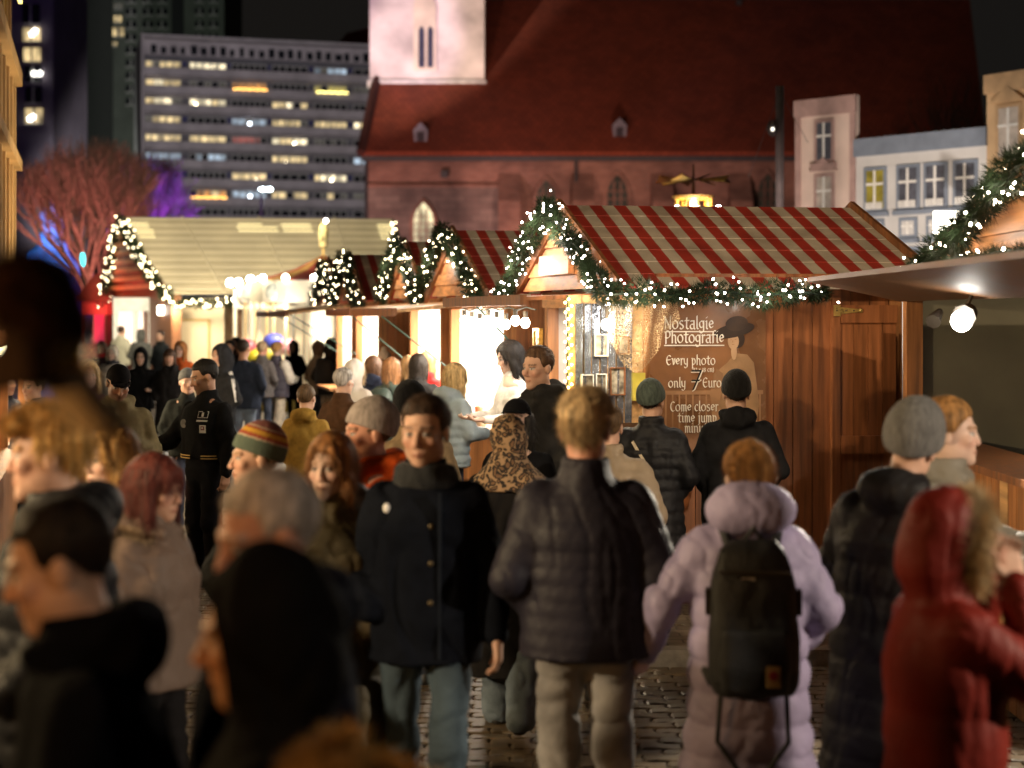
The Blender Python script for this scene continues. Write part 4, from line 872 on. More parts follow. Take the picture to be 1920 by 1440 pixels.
# lace net
def net_mat():
    m=bpy.data.materials.new('lace_net'); m.use_nodes=True; t=m.node_tree; b=t.nodes['Principled BSDF']; tc=N(t,'TexCoord'); v=N(t,'TexVoronoi',feature='DISTANCE_TO_EDGE'); v.inputs['Scale'].default_value=60; t.links.new(tc.outputs['Object'],v.inputs[0])
    b.inputs['Base Color'].default_value=(.50,.36,.21,1); b.inputs['Roughness'].default_value=.9; t.links.new(ramp(t,v.outputs[0],[(.055,(1,1,1)),(.085,(.0,.0,.0))]),b.inputs['Alpha']); return m
net=MB(); nu,nz=22,16; rn=random.Random(2)
for j in range(nz+1):
    for i in range(nu+1):
        a=i/nu; b=j/nz; v=.28+.52*a; drop=.56*(1-abs(a-.35)*.9)*(.55+.45*math.sin(a*2.2+.5)); net.v.append(tuple(M1(-.075-.03*math.sin(a*22+b*5)-.02*b,v-.03*b*math.sin(a*9),2.33-drop*b)))
for j in range(nz):
    for i in range(nu): n=j*(nu+1)+i; net.f.append((n,n+1,n+nu+2,n+nu+1))
tag(net.build('lace_net',net_mat(),None,True),'beige lace net draped under the garland at the photo hut corner','net')
# ---- lettering: broad-nib strokes
def arc(cx,cy,rx,ry,a0,a1,n=9): return [(cx+rx*math.cos(R(a0+(a1-a0)*i/n)),cy+ry*math.sin(R(a0+(a1-a0)*i/n))) for i in range(n+1)]
G={'o':([arc(.36,.5,.3,.46,90,450,14)],.78),'s':([arc(.3,.76,.2,.2,40,260)+arc(.3,.26,.2,.24,80,-150)],.64),'t':([[(.26,1.3),(.24,.3)]+arc(.4,.25,.16,.2,180,300),[(.02,.96),(.52,.98)]],.58),
'a':([[(.52,.95),(.52,.12),(.62,.0)],arc(.3,.3,.22,.27,60,330),[(.52,.95),(.14,.92)]],.72),'l':([[(.16,1.5),(.16,.15),(.3,.02)]],.38),'g':([arc(.3,.55,.24,.38,60,400),[(.54,.95),(.54,-.1)]+arc(.3,-.12,.24,.3,0,-170)],.72),
'i':([[(.06,.9),(.16,.95),(.16,.12),(.28,.02)],[(.12,1.28),(.24,1.36)]],.38),'e':([[(.1,.52),(.5,.62)]+arc(.32,.56,.22,.4,10,320,12)],.66),'h':([[(.14,1.5),(.14,0)],[(.14,.7)]+arc(.34,.66,.2,.28,150,0)+[(.54,.1),(.62,-.05)]],.74),
'r':([[(.06,.92),(.16,.95),(.16,0)],[(.16,.7),(.34,.96),(.46,.86)]],.52),'f':([[(.18,0),(.18,1.2)]+arc(.36,1.2,.18,.24,180,50),[(.0,.94),(.44,.96)]],.5),'v':([[(.04,.95),(.2,.9),(.3,.05)],[(.3,.05),(.52,.5),(.5,.96)]],.62),
'y':([[(.06,.95),(.12,.3),(.3,.12),(.5,.2)],[(.54,.95),(.52,.0)]+arc(.3,-.1,.22,.3,0,-150)],.7),'p':([[(.08,1.0),(.18,.9),(.18,-.5)],[(.18,.75)]+arc(.36,.5,.22,.42,120,-140,12)],.74),'n':([[(.06,.92),(.16,.92),(.16,0)],[(.16,.68)]+arc(.36,.66,.2,.28,150,0)+[(.56,.12),(.66,.02)]],.76),
'u':([[(.08,.95),(.16,.9),(.16,.3)]+arc(.34,.26,.18,.24,180,330),[(.54,.95),(.54,.12),(.64,.02)]],.74),'m':([[(.06,.92),(.16,.92),(.16,0)],[(.16,.7)]+arc(.3,.68,.16,.26,150,0)+[(.46,0)],[(.46,.7)]+arc(.6,.68,.16,.26,150,0)+[(.76,.12),(.86,.02)]],.96),
'd':([arc(.3,.46,.24,.44,60,400),[(.2,1.5),(.54,1.1),(.56,.1)]],.72),'c':([arc(.34,.5,.26,.46,50,310,12)],.6),'x':([[(.06,.92),(.5,.04)],[(.5,.92),(.06,.04)]],.58),'j':([[(.08,.92),(.2,.95),(.2,-.2),(.02,-.42)],[(.14,1.28),(.26,1.36)]],.4),',':([[(.1,.08),(.16,.02),(.04,-.25)]],.3),'(':([arc(.4,.5,.3,.8,120,240)],.34),')':([arc(-.1,.5,.3,.8,60,-60)],.34),
'1':([[(.05,.9),(.2,1.1),(.2,0)]],.4),'2':([arc(.28,.8,.2,.28,160,-20)+[(.06,.0),(.52,.02)]],.62),'8':([arc(.28,.82,.18,.26,0,360,12),arc(.28,.28,.22,.28,0,360,12)],.62),'7':([[(.0,1.5),(.75,1.5),(.3,.0)],[(.12,.74),(.72,.74)]],.8),
'N':([[(.14,0),(.14,1.4)],[(.06,1.42),(.72,.05)],[(.72,1.45),(.72,.0)]],.92),'P':([[(.2,-.1),(.2,1.35)],[(.04,1.2)]+arc(.36,1.0,.34,.42,130,-130,12)],.82),'E':([arc(.42,.72,.34,.68,50,310,14),[(.12,.74),(.6,.78)]],.78),'C':([arc(.42,.7,.34,.68,55,305,14)],.76),' ':([],.42)}
LET=mat('white_print',(.78,.72,.62),.6,20,.1,0); LETB=mat('black_print',(.012,.011,.01),.6,20,.1,0)
zz=[0]
def text(mb,s,x,y,h,f,nib=.15,shear=0,off=.0):
    xh=h; cx=x; na=R(38); nv=Vector((math.cos(na),math.sin(na)))*nib*.5; nn=Vector((-nv.y,nv.x))*.28
    for ch in s:
        st,adv=G[ch]
        for pl in st:
            for (ax,ay),(bx,by) in zip(pl,pl[1:]):
                a=Vector((ax,ay)); b=Vector((bx,by)); pts=[a+nv+nn,a+nv-nn,a-nv-nn,a-nv+nn,b+nv+nn,b+nv-nn,b-nv-nn,b-nv+nn]
                hull=sorted({(round(p.x,4),round(p.y,4)) for p in pts})
                def half(ps):
                    o=[]
                    for p in ps:
                        while len(o)>1 and (o[-1][0]-o[-2][0])*(p[1]-o[-2][1])-(o[-1][1]-o[-2][1])*(p[0]-o[-2][0])<=0: o.pop()
                        o.append(p)
                    return o
                hl=half(hull)[:-1]+half(hull[::-1])[:-1]; zz[0]+=1
                mb.poly([f(cx+(p[0]+shear*p[1])*xh,y+p[1]*xh,off+.00004*(zz[0]%60)) for p in hl])
        cx+=adv*xh
    return cx
def twid(s,h): return sum(G[c][1] for c in s)*h
# banner
bn=thing('banner','brown printed banner reading Nostalgie Photografie with a lady in a wide hat','banner',M1(-.04,.62,1.2))
BV0,BV1,BZ0,BZ1=.60,1.46,1.12,2.30
def bmap(a,b,c=0): return M1(-.032-c,a,b)
sh=MB(); nx_,nz_=14,16
for j in range(nz_+1):
    for i in range(nx_+1): a=i/nx_; b=j/nz_; sh.v.append(tuple(bmap(BV0+(BV1-BV0)*a,BZ0+(BZ1-BZ0)*b,.0018*math.sin(a*7+b*3)+.0012*math.sin(b*17+a*4))))
for j in range(nz_):
    for i in range(nx_): n=j*(nx_+1)+i; sh.f.append((n,n+1,n+nx_+2,n+nx_+1))
def banner_mat():
    m=mat('banner_print',(.19,.085,.035),.28,2.2,.5,.15,9,coat=.6,spec=.5); return m
sh.build('sheet',banner_mat(),bn,True)
def blob(cx,cz,rx,rz,n=18,c=.008,rot=0): 
    return [bmap(cx+rx*math.cos(t)*math.cos(rot)-rz*math.sin(t)*math.sin(rot),cz+rx*math.cos(t)*math.sin(rot)+rz*math.sin(t)*math.cos(rot),c) for t in [2*math.pi*i/n for i in range(n)]]
sep1=mat('sepia_light',(.31,.18,.09),.45,7,.3,0); sep2=mat('sepia_skin',(.45,.28,.16),.45,9,.15,0); sep3=mat('sepia_dark',(.03,.015,.008),.45,7,.3,0); sep4=mat('sepia_mid',(.30,.16,.08),.45,6,.3,0)
lx,lz=1.20,2.05
lf=MB().poly([bmap(lx+x,lz+z,.006) for x,z in((-.13,-.28),(-.15,-.5),(-.13,-.75),(-.02,-.85),(.16,-.85),(.21,-.5),(.17,-.2),(.12,-.14),(.03,-.13),(-.03,-.2))]).build('printed_dress',sep1,bn)
MB().poly([bmap(lx+x,lz+z,.0068) for x,z in((-.16,-.42),(-.11,-.24),(-.06,-.28),(-.09,-.52),(.0,-.62),(-.03,-.66),(-.14,-.56))]).build('printed_sleeve',sep4,bn)
MB().poly(blob(lx+.02,lz-.12,.022,.06,12,.0074)).build('printed_neck',sep2,bn)
MB().poly(blob(lx+.015,lz-.045,.042,.058,18,.0082)).build('printed_face',sep2,bn)
MB().poly(blob(lx+.05,lz-.03,.05,.062,18,.0078)).build('printed_hair',sep3,bn)
MB().poly(blob(lx+.02,lz+.035,.155,.05,20,.009,R(12))).build('printed_hat_brim',sep3,bn); MB().poly(blob(lx+.04,lz+.085,.085,.055,18,.0094,R(8))).build('printed_hat_crown',mat('sepia_dark2',(.05,.025,.012),.45,9,.3,0),bn)
fd=MB(); [fd.poly(blob(lx+.015+x,lz-.04+z,rx,rz,8,.0098)) for x,z,rx,rz in((-.018,.008,.008,.004),(.016,.01,.008,.004),(-.003,-.027,.011,.004),(-.005,-.006,.004,.01))]; fd.build('printed_features',sep4,bn)
bg2=MB(); [bg2.poly([bmap(x,1.35,.004),bmap(x+.012,1.35,.004),bmap(x+.012,1.62,.004),bmap(x,1.62,.004)]) for x in np.arange(.66,1.44,.05)]; bg2.poly([bmap(.62,1.62,.0045),bmap(1.44,1.62,.0045),bmap(1.44,1.65,.0045),bmap(.62,1.65,.0045)]); bg2.build('printed_balustrade',sep4,bn)
L=MB(); cx0=.86
def line(s,z,h,x=None,nib=.15,ul=False):
    w_=twid(s,h); x=cx0-w_/2 if x is None else x; text(L,s,x,z,h,bmap,nib,0,.013)
    if ul: L.poly([bmap(x,z-.022,.0125),bmap(x+w_,z-.022,.0125),bmap(x+w_,z-.014,.0125),bmap(x,z-.014,.0125)])
line('Nostalgie',2.095,.064,.70,.16,True); line('Photografie',1.995,.062,.70,.16,True)
line('Every photo',1.835,.050,.715); line('(12 x 18 cm)',1.785,.026,.91,.15); line('only',1.672,.05,.73); line('Euro',1.672,.05,.985)
line('Come closer,',1.50,.05,.745); line('time jump',1.42,.05,.80); line('minutes',1.345,.05,.85)
L.build('lettering',LET,bn)
L=MB(); text(L,'7',.885,1.655,.092,bmap,.17,.12,.016); L.build('numeral',LETB,bn); L=MB(); text(L,'7',.89,1.652,.092,bmap,.26,.12,.0145); L.build('numeral_outline',LET,bn)
L=MB(); text(L,'nen dru',.40,1.28,.036,lambda a,b,c:M1(-.05-c,a,b),.15); 
sg=thing('small_sign','small curled display sign with white script below the gold mirror','sign',M1(-.04,.38,1.1)); MB().box((-.046,.36,1.1),(-.036,.58,1.42),M1).build('panel',mat('sign_brown',(.12,.06,.03),.35,5,.3,.3,8,coat=.5),sg); L.build('lettering',LET,sg)
# plank door of the photo hut
M1=lambda u,v,z:M1w(u,v-.34,z)
dr=thing('plank_door','closed plank door with brass strap hinge on the photo hut side','door',M1(-.03,1.78,.1)); M=M1
for i in range(4): MB().box((-.034,1.80+i*.108,.1),(-.008,1.80+i*.108+.103,2.24),M).build('plank',woodside,dr)
for z in (.12,1.18,2.14): MB().box((-.056,1.80,z),(-.036,2.23,z+.13),M).build('rail',woodside,dr)
for v in (1.735,): MB().box((-.05,v,.06),(-.008,v+.06,2.34),M).build('stile',woodside,dr)
hg=mat('brass',(.75,.55,.18),.3,20,.2,.1,metal=.8)
hi=MB().box((-.066,1.74,2.19),(-.058,1.79,2.27),M).build('hinge',hg,dr); MB().hexa([M(-.064,1.79,2.205),M(-.064,1.93,2.22),M(-.058,1.93,2.22),M(-.058,1.79,2.205),M(-.064,1.79,2.255),M(-.064,1.93,2.24),M(-.058,1.93,2.24),M(-.058,1.79,2.255)]).build('strap',hg,hi)
MB().ball(M(-.061,1.945,2.23),.018,6,(1,.5,1)).build('hinge_tip',hg,hi)
for v in (1.76,1.83,1.89): MB().ball(M(-.067,v,2.23),.006,5).build('rivet',sock,hi)
M1=M1w
# interior of photo hut: curtain and lanterns
cu=MB(); n=26
for i in range(n+1):
    for z in (1.0,2.3): cu.v.append(tuple(M1(1.0+1.45*i/n,.75+.03*math.sin(i*1.7),z)))
for i in range(n): cu.f.append((2*i,2*i+2,2*i+3,2*i+1))
tag(cu.build('curtain',mat('mauve_curtain',(.42,.24,.24),.9,6,.2,.2),None,True),'mauve curtain inside the photo hut behind the vendor','curtain')
lan=emit('lantern_glow',(1,.95,.88),3.2,True); rn=random.Random(9)
lab=['tall white glowing paper lantern beside the dark post','round white glowing lantern on the photo hut counter','slim white glowing lantern at the counter edge','squat white glowing lantern between two taller ones','bell shaped white glowing lantern on the counter','white glowing lantern nearest the queue','small glowing lantern at the far end of the counter','glowing white lantern behind the front row','pointed glowing white lantern on the counter']
for i in range(9):
    u=.75+.19*i; v=-.22+.17*(i%3); h=.22+.2*rn.random(); r=.05+.03*rn.random()
    o=thing('lantern',lab[i],'lantern',M1(u,v,1.065),'white lanterns on the counter'); c=M1(u,v,1.065)
    MB().lathe([(r*.7,.012),(r,h*.25),(r*.95,h*.6),(r*.5,h*.9),(r*.1,h)],10,c).build('shade',lan,o,True); MB().lathe([(r*.8,0),(r*.8,.011)],10,c).build('base',woodd,o)
lamp('AREA',M1(1.6,.1,2.2),24,(1,.95,.86),1.2,M1(1.6,-.4,1.0),sy=.3)
tag(MB().tube([M1(.95,-.02,.0),M1(.95,-.02,2.28)],.05,4).build('post',woodd),'dark timber post at the front of the photo hut','post')
# goods on the lit counters
gl=['row','stack']; cols=[(.7,.6,.45),(.6,.2,.1),(.75,.7,.6),(.5,.35,.15)]
for hi_,(M,W_,nm) in enumerate(((M2,2.55,'second'),(M3,1.95,'third'))):
    for i in range(6):
        u=.3+i*(W_-.6)/5; c=M(u,-.2+.1*(i%2),1.064); hh=.16+.05*((i*7)%3); o=MB().lathe([(.05,0),(.065,.02),(.06,hh*.7),(.04,hh*.8),(.045,hh),(.01,hh+.01)],10,c).build('jar',mat('goods_glaze',cols[(i+hi_)%4],.3,8,.2,0),None,True)
        tag(o,'glazed jar on the %s hut counter, %s from its near post'%(nm,('first','second','third','fourth','fifth','sixth')[i]),'jar','jars on the %s hut counter'%nm)
    for z in (1.35,1.7):
        MB().box((.2,2.3,z),(W_-.2,2.7,z+.03),M).build('shelf',woodl,h2 if hi_==0 else h3)
# ------------------------------------------------------------------ near hut at the right edge (front faces the lane)
RX=2.72; h6=thing('market_hut','near market hut at the right edge with grey interior and floodlight','market hut',(RX,9,0),'market huts along the lane')
gre=mat('grey_green_board',(.15,.14,.10),.75,3,.15,.1)
MB().box((RX+.12,11.1,.05),(5.3,11.16,2.44)).build('end_wall',gre,h6)
for y in (11.02,4.6): MB().box((RX,y,.0),(RX+.11,y+.11,2.44)).build('post',wood,h6)
MB().box((RX-.03,4.5,2.441),(RX+.1,10.6,2.56)).build('lintel',woody,h6)
pk=7.9
for i in range(5):
    z0=2.561+i*.085; z1=z0+.082; ha,hb=[2.5*max(.02,(3.03-z)/.56) for z in (z0,z1)]; ha=min(ha,2.2); xa_,xb_=RX-.02-.02*(i%2),RX+.04
    MB().hexa([(xa_,pk-ha,z0),(xb_,pk-ha,z0),(xb_,pk+ha,z0),(xa_,pk+ha,z0),(xa_,pk-hb,z1),(xb_,pk-hb,z1),(xb_,pk+hb,z1),(xa_,pk+hb,z1)]).build('gable_board',woody,h6)
for sgn in (1,-1):
    MB().hexa([(RX-.10,pk+sgn*2.5,2.50),(5.4,pk+sgn*2.5,2.50),(5.4,pk,3.06),(RX-.10,pk,3.06),(RX-.10,pk+sgn*2.5,2.55),(5.4,pk+sgn*2.5,2.55),(5.4,pk,3.11),(RX-.10,pk,3.11)][::1 if sgn<0 else 1]).build('roof_slope',woodd,h6)
for i in range(40):
    y=5.0+i*.15; MB().box((RX-.01,y,.04),(RX+.03,y+.142,1.30)).build('counter_plank',woodl if i%5==0 else wood,h6)
MB().box((RX-.08,4.9,1.302),(RX+.4,11.0,1.345)).build('counter_top',woodd,h6)
aw=thing('awning_board','brown awning board of the near hut at the right edge','awning',(RX-.6,9,2.3)); pl=mat('painted_awning',(.15,.07,.03),.55,3,.2,.1)
for i in range(4):
    x0=RX-.05-.16*i; x1=x0-.158; z0=2.29+.034*i; z1=z0+.034; MB().hexa([(x1,4.6,z1),(x0,4.6,z0),(x0,11.0,z0),(x1,11.0,z1),(x1,4.6,z1+.03),(x0,4.6,z0+.03),(x0,11.0,z0+.03),(x1,11.0,z1+.03)]).build('board',pl,aw)
garland('near fir garland with big warm lights at the right edge',[(RX-.14,10.2,2.46),(RX-.14,9.8,2.54),(RX-.14,9.3,2.66),(RX-.14,8.8,2.79),(RX-.14,8.3,2.92),(RX-.14,7.9,3.02),(RX-.14,7.2,2.85)],.13,70,bm4,9,600,.08,.004,glow=((.3,5),(.6,6)))
garland('thin fir garland tail hanging above the near awning',[(RX-.2,10.3,2.47),(RX-.2,9.4,2.5),(RX-.2,8.2,2.52),(RX-.2,7,2.52)],.04,14,bm4,10,200,.06,.003)
fd_=thing('floodlight','glaring white floodlight under the near awning','lamp',(2.52,8.95,2.2))
fdir=(Vector((.6,5.0,1.3))-Vector((2.5,8.9,2.18))).normalized()
MB().ball((2.5,8.9,2.165),.06,10).build('lens',emit('flood_lens',(1,.95,.85),45),fd_,True); MB().tube([(2.53,8.96,2.19),(2.58,9.03,2.22)],[.07,.05],8).build('housing',sock,fd_); MB().tube([(2.55,9.0,2.22),(2.62,9.0,2.4)],.012,5).build('bracket',sock,fd_)
MB().tube([(2.46,9.2,2.22),(2.40,9.12,2.16)],[.02,.045],8).build('spot_head',sock,fd_)
lamp('SPOT',(2.40,8.72,2.12),430,(1,.88,.70),.06,(1.4,5.4,-.6),74,.2); lamp('POINT',(3.3,9.4,1.6),5,(1,.88,.68),.05)
# ------------------------------------------------------------------ painted house boards (flat stage fronts) on the right
def facade(name,label,p0,p1,top,base_m,trim_m,wins,zdrop=.0,cornice=.35):
    p0=Vector(p0);p1=Vector(p1); u=(p1-p0).normalized(); nrm=Vector((u.y,-u.x,0)); Ln=(p1-p0).length
    Mf=lambda a,b,c:p0+u*a+nrm*c+Vector((0,0,b))
    t=thing(name,label,'facade',p0); MB().box((0,0,-.12),(Ln,top,0),Mf).build('board',base_m,t)
    MB().box((-.02,top-cornice,.002),(Ln+.02,top,.07),Mf).build('cornice',trim_m,t)
    for (a0,b0,a1,b1,gm,kind) in wins:
        w=MB().box((a0-.07,b0-.07,.003),(a1+.07,b1+.07,.03),Mf).build('window',trim_m,t)
        MB().box((a0,b0,.031),(a1,b1,.036),Mf).build('pane',gm,w)
        fr=MB(); m_=(a0+a1)/2; hh=b0+(b1-b0)*.64; fr.box((m_-.025,b0,.037),(m_+.025,b1,.05),Mf); fr.box((a0,hh-.025,.037),(a1,hh+.025,.052),Mf); fr.build('glazing_bar',whitew,w)
        MB().box((a0-.12,b0-.16,.003),(a1+.12,b0-.071,.09),Mf).build('sill',trim_m,w)
        if kind=='ped': MB().prism([Mf(a0-.16,b1+.12,.003),Mf(a1+.16,b1+.12,.003),Mf((a0+a1)/2,b1+.4,.003)],nrm*.08).build('pediment',trim_m,w)
        if kind=='bal':
            for q in range(6): MB().box((a0+q*(a1-a0)/6,b0-.02,.055),(a0+q*(a1-a0)/6+.05,b0+.12,.065),Mf).build('flower_box',whitew,w)
    return t,Mf,Ln
pinkp=mat('pink_paint',(.68,.54,.48),.8,1.5,.12,.1); pinkt=mat('pink_trim',(.42,.28,.26),.8,3,.2,.1); bluep=mat('pale_blue_paint',(.60,.60,.60),.8,1.5,.1,.1); bluet=mat('blue_trim',(.20,.24,.31),.8,3,.15,.1); ochp=mat('ochre_paint',(.55,.38,.22),.8,1.5,.15,.1); ocht=mat('ochre_trim',(.48,.32,.18),.8,3,.2,.1)
gdk=mat('painted_glass',(.08,.085,.11),.5,5,.5,0); gyl=mat('painted_yellow_glass',(.30,.26,.04),.5,5,.4,0); glt=mat('painted_curtain',(.45,.40,.36),.6,4,.3,0)
Q0=(P(1493,0,33).x,33,0);Q1=(P(1605,0,32).x,32,0);Q2=(P(1850,0,29.8).x,29.8,0);Q3=(P(1990,0,28.4).x,28.4,0)
t,Mf,Ln=facade('painted_house','tall narrow pink painted house front board',Q0,Q1,6.6,pinkp,pinkt,[(.52,5.35,.86,6.1,gdk,''),(.52,4.2,.86,5.0,glt,'ped'),(.52,2.6,.86,3.5,glt,'ped')])
for a in (0.0,Ln-.12): MB().box((a,0,.004),(a+.12,6.24,.05),Mf).build('pilaster',pinkt,t)
Lb=(Vector(Q2)-Vector(Q1)).length; ws=[]
for i,f_ in enumerate((.16,.42,.63,.85)): ws.append((f_*Lb-.2,4.3,f_*Lb+.2,5.05,gyl if i==0 else gdk,'bal')); ws.append((f_*Lb-.14,3.75,f_*Lb+.14,4.02,bluep,'')); ws.append((f_*Lb-.2,2.7,f_*Lb+.2,3.45,gdk,''))
facade('painted_house','pale blue painted house front board with four upper windows',Q1,Q2,5.7,bluep,bluet,ws)
facade('painted_house','ochre painted house front board at the right edge with stucco window',Q2,Q3,6.65,ochp,ocht,[(.30,5.1,.75,6.0,glt,'ped'),(.30,3.4,.75,4.3,gdk,'ped')])
sgl=MB().box((7.55,28.6,3.65),(8.0,28.66,4.05)).build('light_box',emit('white_light_box',(1,.95,.8),5)); tag(sgl,'glowing white light box in front of the pale blue house board','light box')
lamp('SPOT',(3.5,25,1),1500,(1,.78,.62),.2,(6.4,32.5,5),60); lamp('SPOT',(6,24,1),1500,(1,.86,.74),.2,(8.2,30.5,4.6),70)
# christmas pyramid
py=P(1300,400,25); pyr=thing('christmas_pyramid','golden lit christmas pyramid with turning vanes above the striped roof','pyramid',(py.x,py.y,0)); gm=mat('gilded_wood',(.65,.42,.12),.4,12,.2,0)
MB().lathe([(.5,0),(.5,3.3),(.2,3.35)],12,(py.x,py.y,0)).build('cabin',woodd,pyr)
MB().lathe([(.36,3.72),(.36,3.76)],14,(py.x,py.y,0)).build('floor',gm,pyr); MB().lathe([(.30,4.0),(.34,4.05),(.1,4.08)],14,(py.x,py.y,0)).build('canopy',gm,pyr)
for i in range(9):
    a=2*math.pi*i/9; x,y=py.x+.28*math.cos(a),py.y+.28*math.sin(a); MB().tube([(x,y,3.76),(x,y,4.0)],.02,5).build('column',gm,pyr)
MB().lathe([(.05,3.78),(.05,3.98)],8,(py.x,py.y,0)).build('lamp_core',emit('pyramid_glow',(1,.75,.25),14),pyr); lamp('POINT',(py.x,py.y-.2,3.9),25,(1,.7,.3),.05)
for x in (-.3,0,.34): MB().ball((py.x+x,py.y-.42,3.84),.035,6).build('bulb',emit('cool_bulb',(.95,.97,1),60),pyr,True)
MB().tube([(py.x,py.y,4.08),(py.x,py.y,4.55)],[.03,.012],6).build('spindle',woodd,pyr)
for i in range(8):
    a=2*math.pi*i/8+.2; d=Vector((math.cos(a),math.sin(a),0)); n_=Vector((-d.y,d.x,0)); c=Vector((py.x,py.y,4.30)); MB().hexa([c+d*.1-n_*.03,c+d*.58-n_*.1+Vector((0,0,-.05)),c+d*.58+n_*.1+Vector((0,0,.05)),c+d*.1+n_*.03]+[p+Vector((0,0,.012)) for p in(c+d*.1-n_*.03,c+d*.58-n_*.1+Vector((0,0,-.05)),c+d*.58+n_*.1+Vector((0,0,.05)),c+d*.1+n_*.03)]).build('vane',gm if i%2 else woodd,pyr)
# mast
mp_=P(1462,0,28); ms=thing('mast','dark mast with loudspeaker and guy ropes beside the pink house','mast',(mp_.x,28,0)); mst=mat('mast_paint',(.12,.10,.11),.6,5,.2,0)
MB().tube([(mp_.x,28,0),(mp_.x,28,6.2)],.075,8).build('pole',mst,ms); MB().ball((mp_.x-.14,27.9,5.45),.1,7,(1,1,1.5)).build('speaker',mst,ms); MB().tube([(mp_.x,28,5.45),(mp_.x-.1,27.95,5.45)],.02,5).build('bracket',mst,ms)
MB().tube([(mp_.x,28,6.1),(mp_.x-.55,28,4.6)],.006,4).build('guy_rope',mst,ms); MB().tube([(mp_.x,28,6.1),(mp_.x+.5,28,5.2)],.006,4).build('guy_rope',mst,ms)
MB().ball((mp_.x-.16,27.78,5.42),.03,5).build('indicator_light',emit('speaker_light',(1,.95,.8),3),ms)
# ------------------------------------------------------------------ white tent hall
canv=mat('cream_roof_panel',(.62,.55,.40),.7,.9,.12,.1,12); canv2=mat('cream_roof_panel_dark',(.47,.41,.28),.7,.9,.15,.1,12); cabin=mat('cream_paint',(.66,.55,.38),.6,1.2,.1,.05); beige=mat('door_trim',(.50,.34,.12),.6,3,.1,0)  # second roof tone: every other rib a darker cream, so the ribs stand out
tt=thing('market_hall','large market hall with cream ribbed roof behind the huts','market hall',(-9.55,45,0))
Ea,Eb=P(322,556,45),P(775,556,45.6); Ra,Rb=P(228,409,48.6),P(738,414,49.6); n=22
Ea.z=Eb.z=2.72; Ra.z=Rb.z=5.12
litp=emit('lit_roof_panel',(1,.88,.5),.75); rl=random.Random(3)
for i in range(n):
    t0,t1=i/n,(i+1)/n+.012; a0=Ea.lerp(Ra,t0);a1=Eb.lerp(Rb,t0);b0=Ea.lerp(Ra,min(1,t1));b1=Eb.lerp(Rb,min(1,t1)); up=Vector((0,0,.05)); o=Vector((0,-.06,.06))
    MB().hexa([a0+o,a1+o,b1,b0,a0+o+up,a1+o+up,b1+up,b0+up]).build('roof_rib',canv if i%2 else canv2,tt)
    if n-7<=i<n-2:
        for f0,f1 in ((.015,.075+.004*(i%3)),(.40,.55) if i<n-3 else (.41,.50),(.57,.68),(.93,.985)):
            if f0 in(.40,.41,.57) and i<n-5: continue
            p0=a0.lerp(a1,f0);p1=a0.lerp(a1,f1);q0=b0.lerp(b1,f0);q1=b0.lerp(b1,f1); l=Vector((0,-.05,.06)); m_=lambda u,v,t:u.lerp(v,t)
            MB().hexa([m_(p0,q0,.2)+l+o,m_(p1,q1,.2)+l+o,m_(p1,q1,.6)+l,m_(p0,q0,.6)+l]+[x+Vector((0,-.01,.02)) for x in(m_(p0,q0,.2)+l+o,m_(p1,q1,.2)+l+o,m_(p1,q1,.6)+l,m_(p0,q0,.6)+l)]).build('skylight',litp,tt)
for f_ in (.22,.5,.78): 
    a=Ea.lerp(Eb,f_)+Vector((0,-.08,.08)); b=Ra.lerp(Rb,f_)+Vector((0,-.05,.07)); MB().tube([a,b],.035,5).build('roof_seam',canv,tt)
G0=P(190,570,52); G0.z=2.72
MB().prism([Ea-Vector((0,0,2.72)),Ea,Ra-Vector((.05,0,.1)),G0,G0-Vector((0,0,2.72))],(.25,.05,0)).build('gable_wall',woodd,tt)
for i in range(7):
    t=.1+i*.11; a=Ea.lerp(Ra,t);b=G0.lerp(Ra,t); MB().hexa([a+Vector((-.12,-.04,0)),a+Vector((-.04,-.04,0)),b+Vector((-.04,0,0)),b+Vector((-.12,0,0)),a+Vector((-.12,-.04,.12)),a+Vector((-.04,-.04,.12)),b+Vector((-.04,0,.12)),b+Vector((-.12,0,.12))]).build('gable_slat',woodl,tt)
yw=46
MB().box((P(312,0,yw).x,yw,0),(P(420,0,yw).x,yw+3,2.68)).build('cabin_wall',cabin,tt); MB().box((P(420,0,yw).x,yw+1.2,0),(P(800,0,yw).x,yw+1.4,2.68)).build('back_wall',mat('brown_wall',(.25,.14,.08),.7,1,.2,.1),tt)
d0,d1=P(338,0,yw).x,P(390,0,yw).x; zt_=P(0,602,yw).z
MB().box((d0,yw-.04,0),(d1,yw-.004,zt_)).build('door',cabin,tt)
for lo,hi in (((d0-.06,yw-.07,0),(d0-.002,yw-.004,zt_+.06)),((d1+.002,yw-.07,0),(d1+.06,yw-.004,zt_+.06)),((d0,yw-.07,zt_+.004),(d1,yw-.004,zt_+.06))): MB().box(lo,hi).build('door_frame',beige,tt)
MB().box((P(300,0,yw).x,yw-.3,2.2),(P(318,0,yw).x,yw-.02,2.45)).build('wall_lamp',emit('cabin_lamp',(1,.93,.78),16),tt); lamp('POINT',(P(330,0,45).x,44.6,2.35),110,(1,.85,.6),.15); lamp('POINT',(P(400,0,44).x,43.8,2.3),90,(1,.85,.6),.15)
kx0,kx1=P(212,0,47).x,P(285,0,47).x
for x in (kx0,(kx0+kx1)/2,kx1-.1): MB().box((x,47,0),(x+.12,47.12,2.6)).build('kiosk_post',whitew,tt)
MB().box((kx0,47.01,2.3),(kx1+.02,47.11,2.7)).build('kiosk_fascia',whitew,tt); MB().box((kx0,47.6,.9),(kx1,47.7,2.3)).build('kiosk_window',emit('kiosk_glow',(1,.78,.62),1.6),tt)
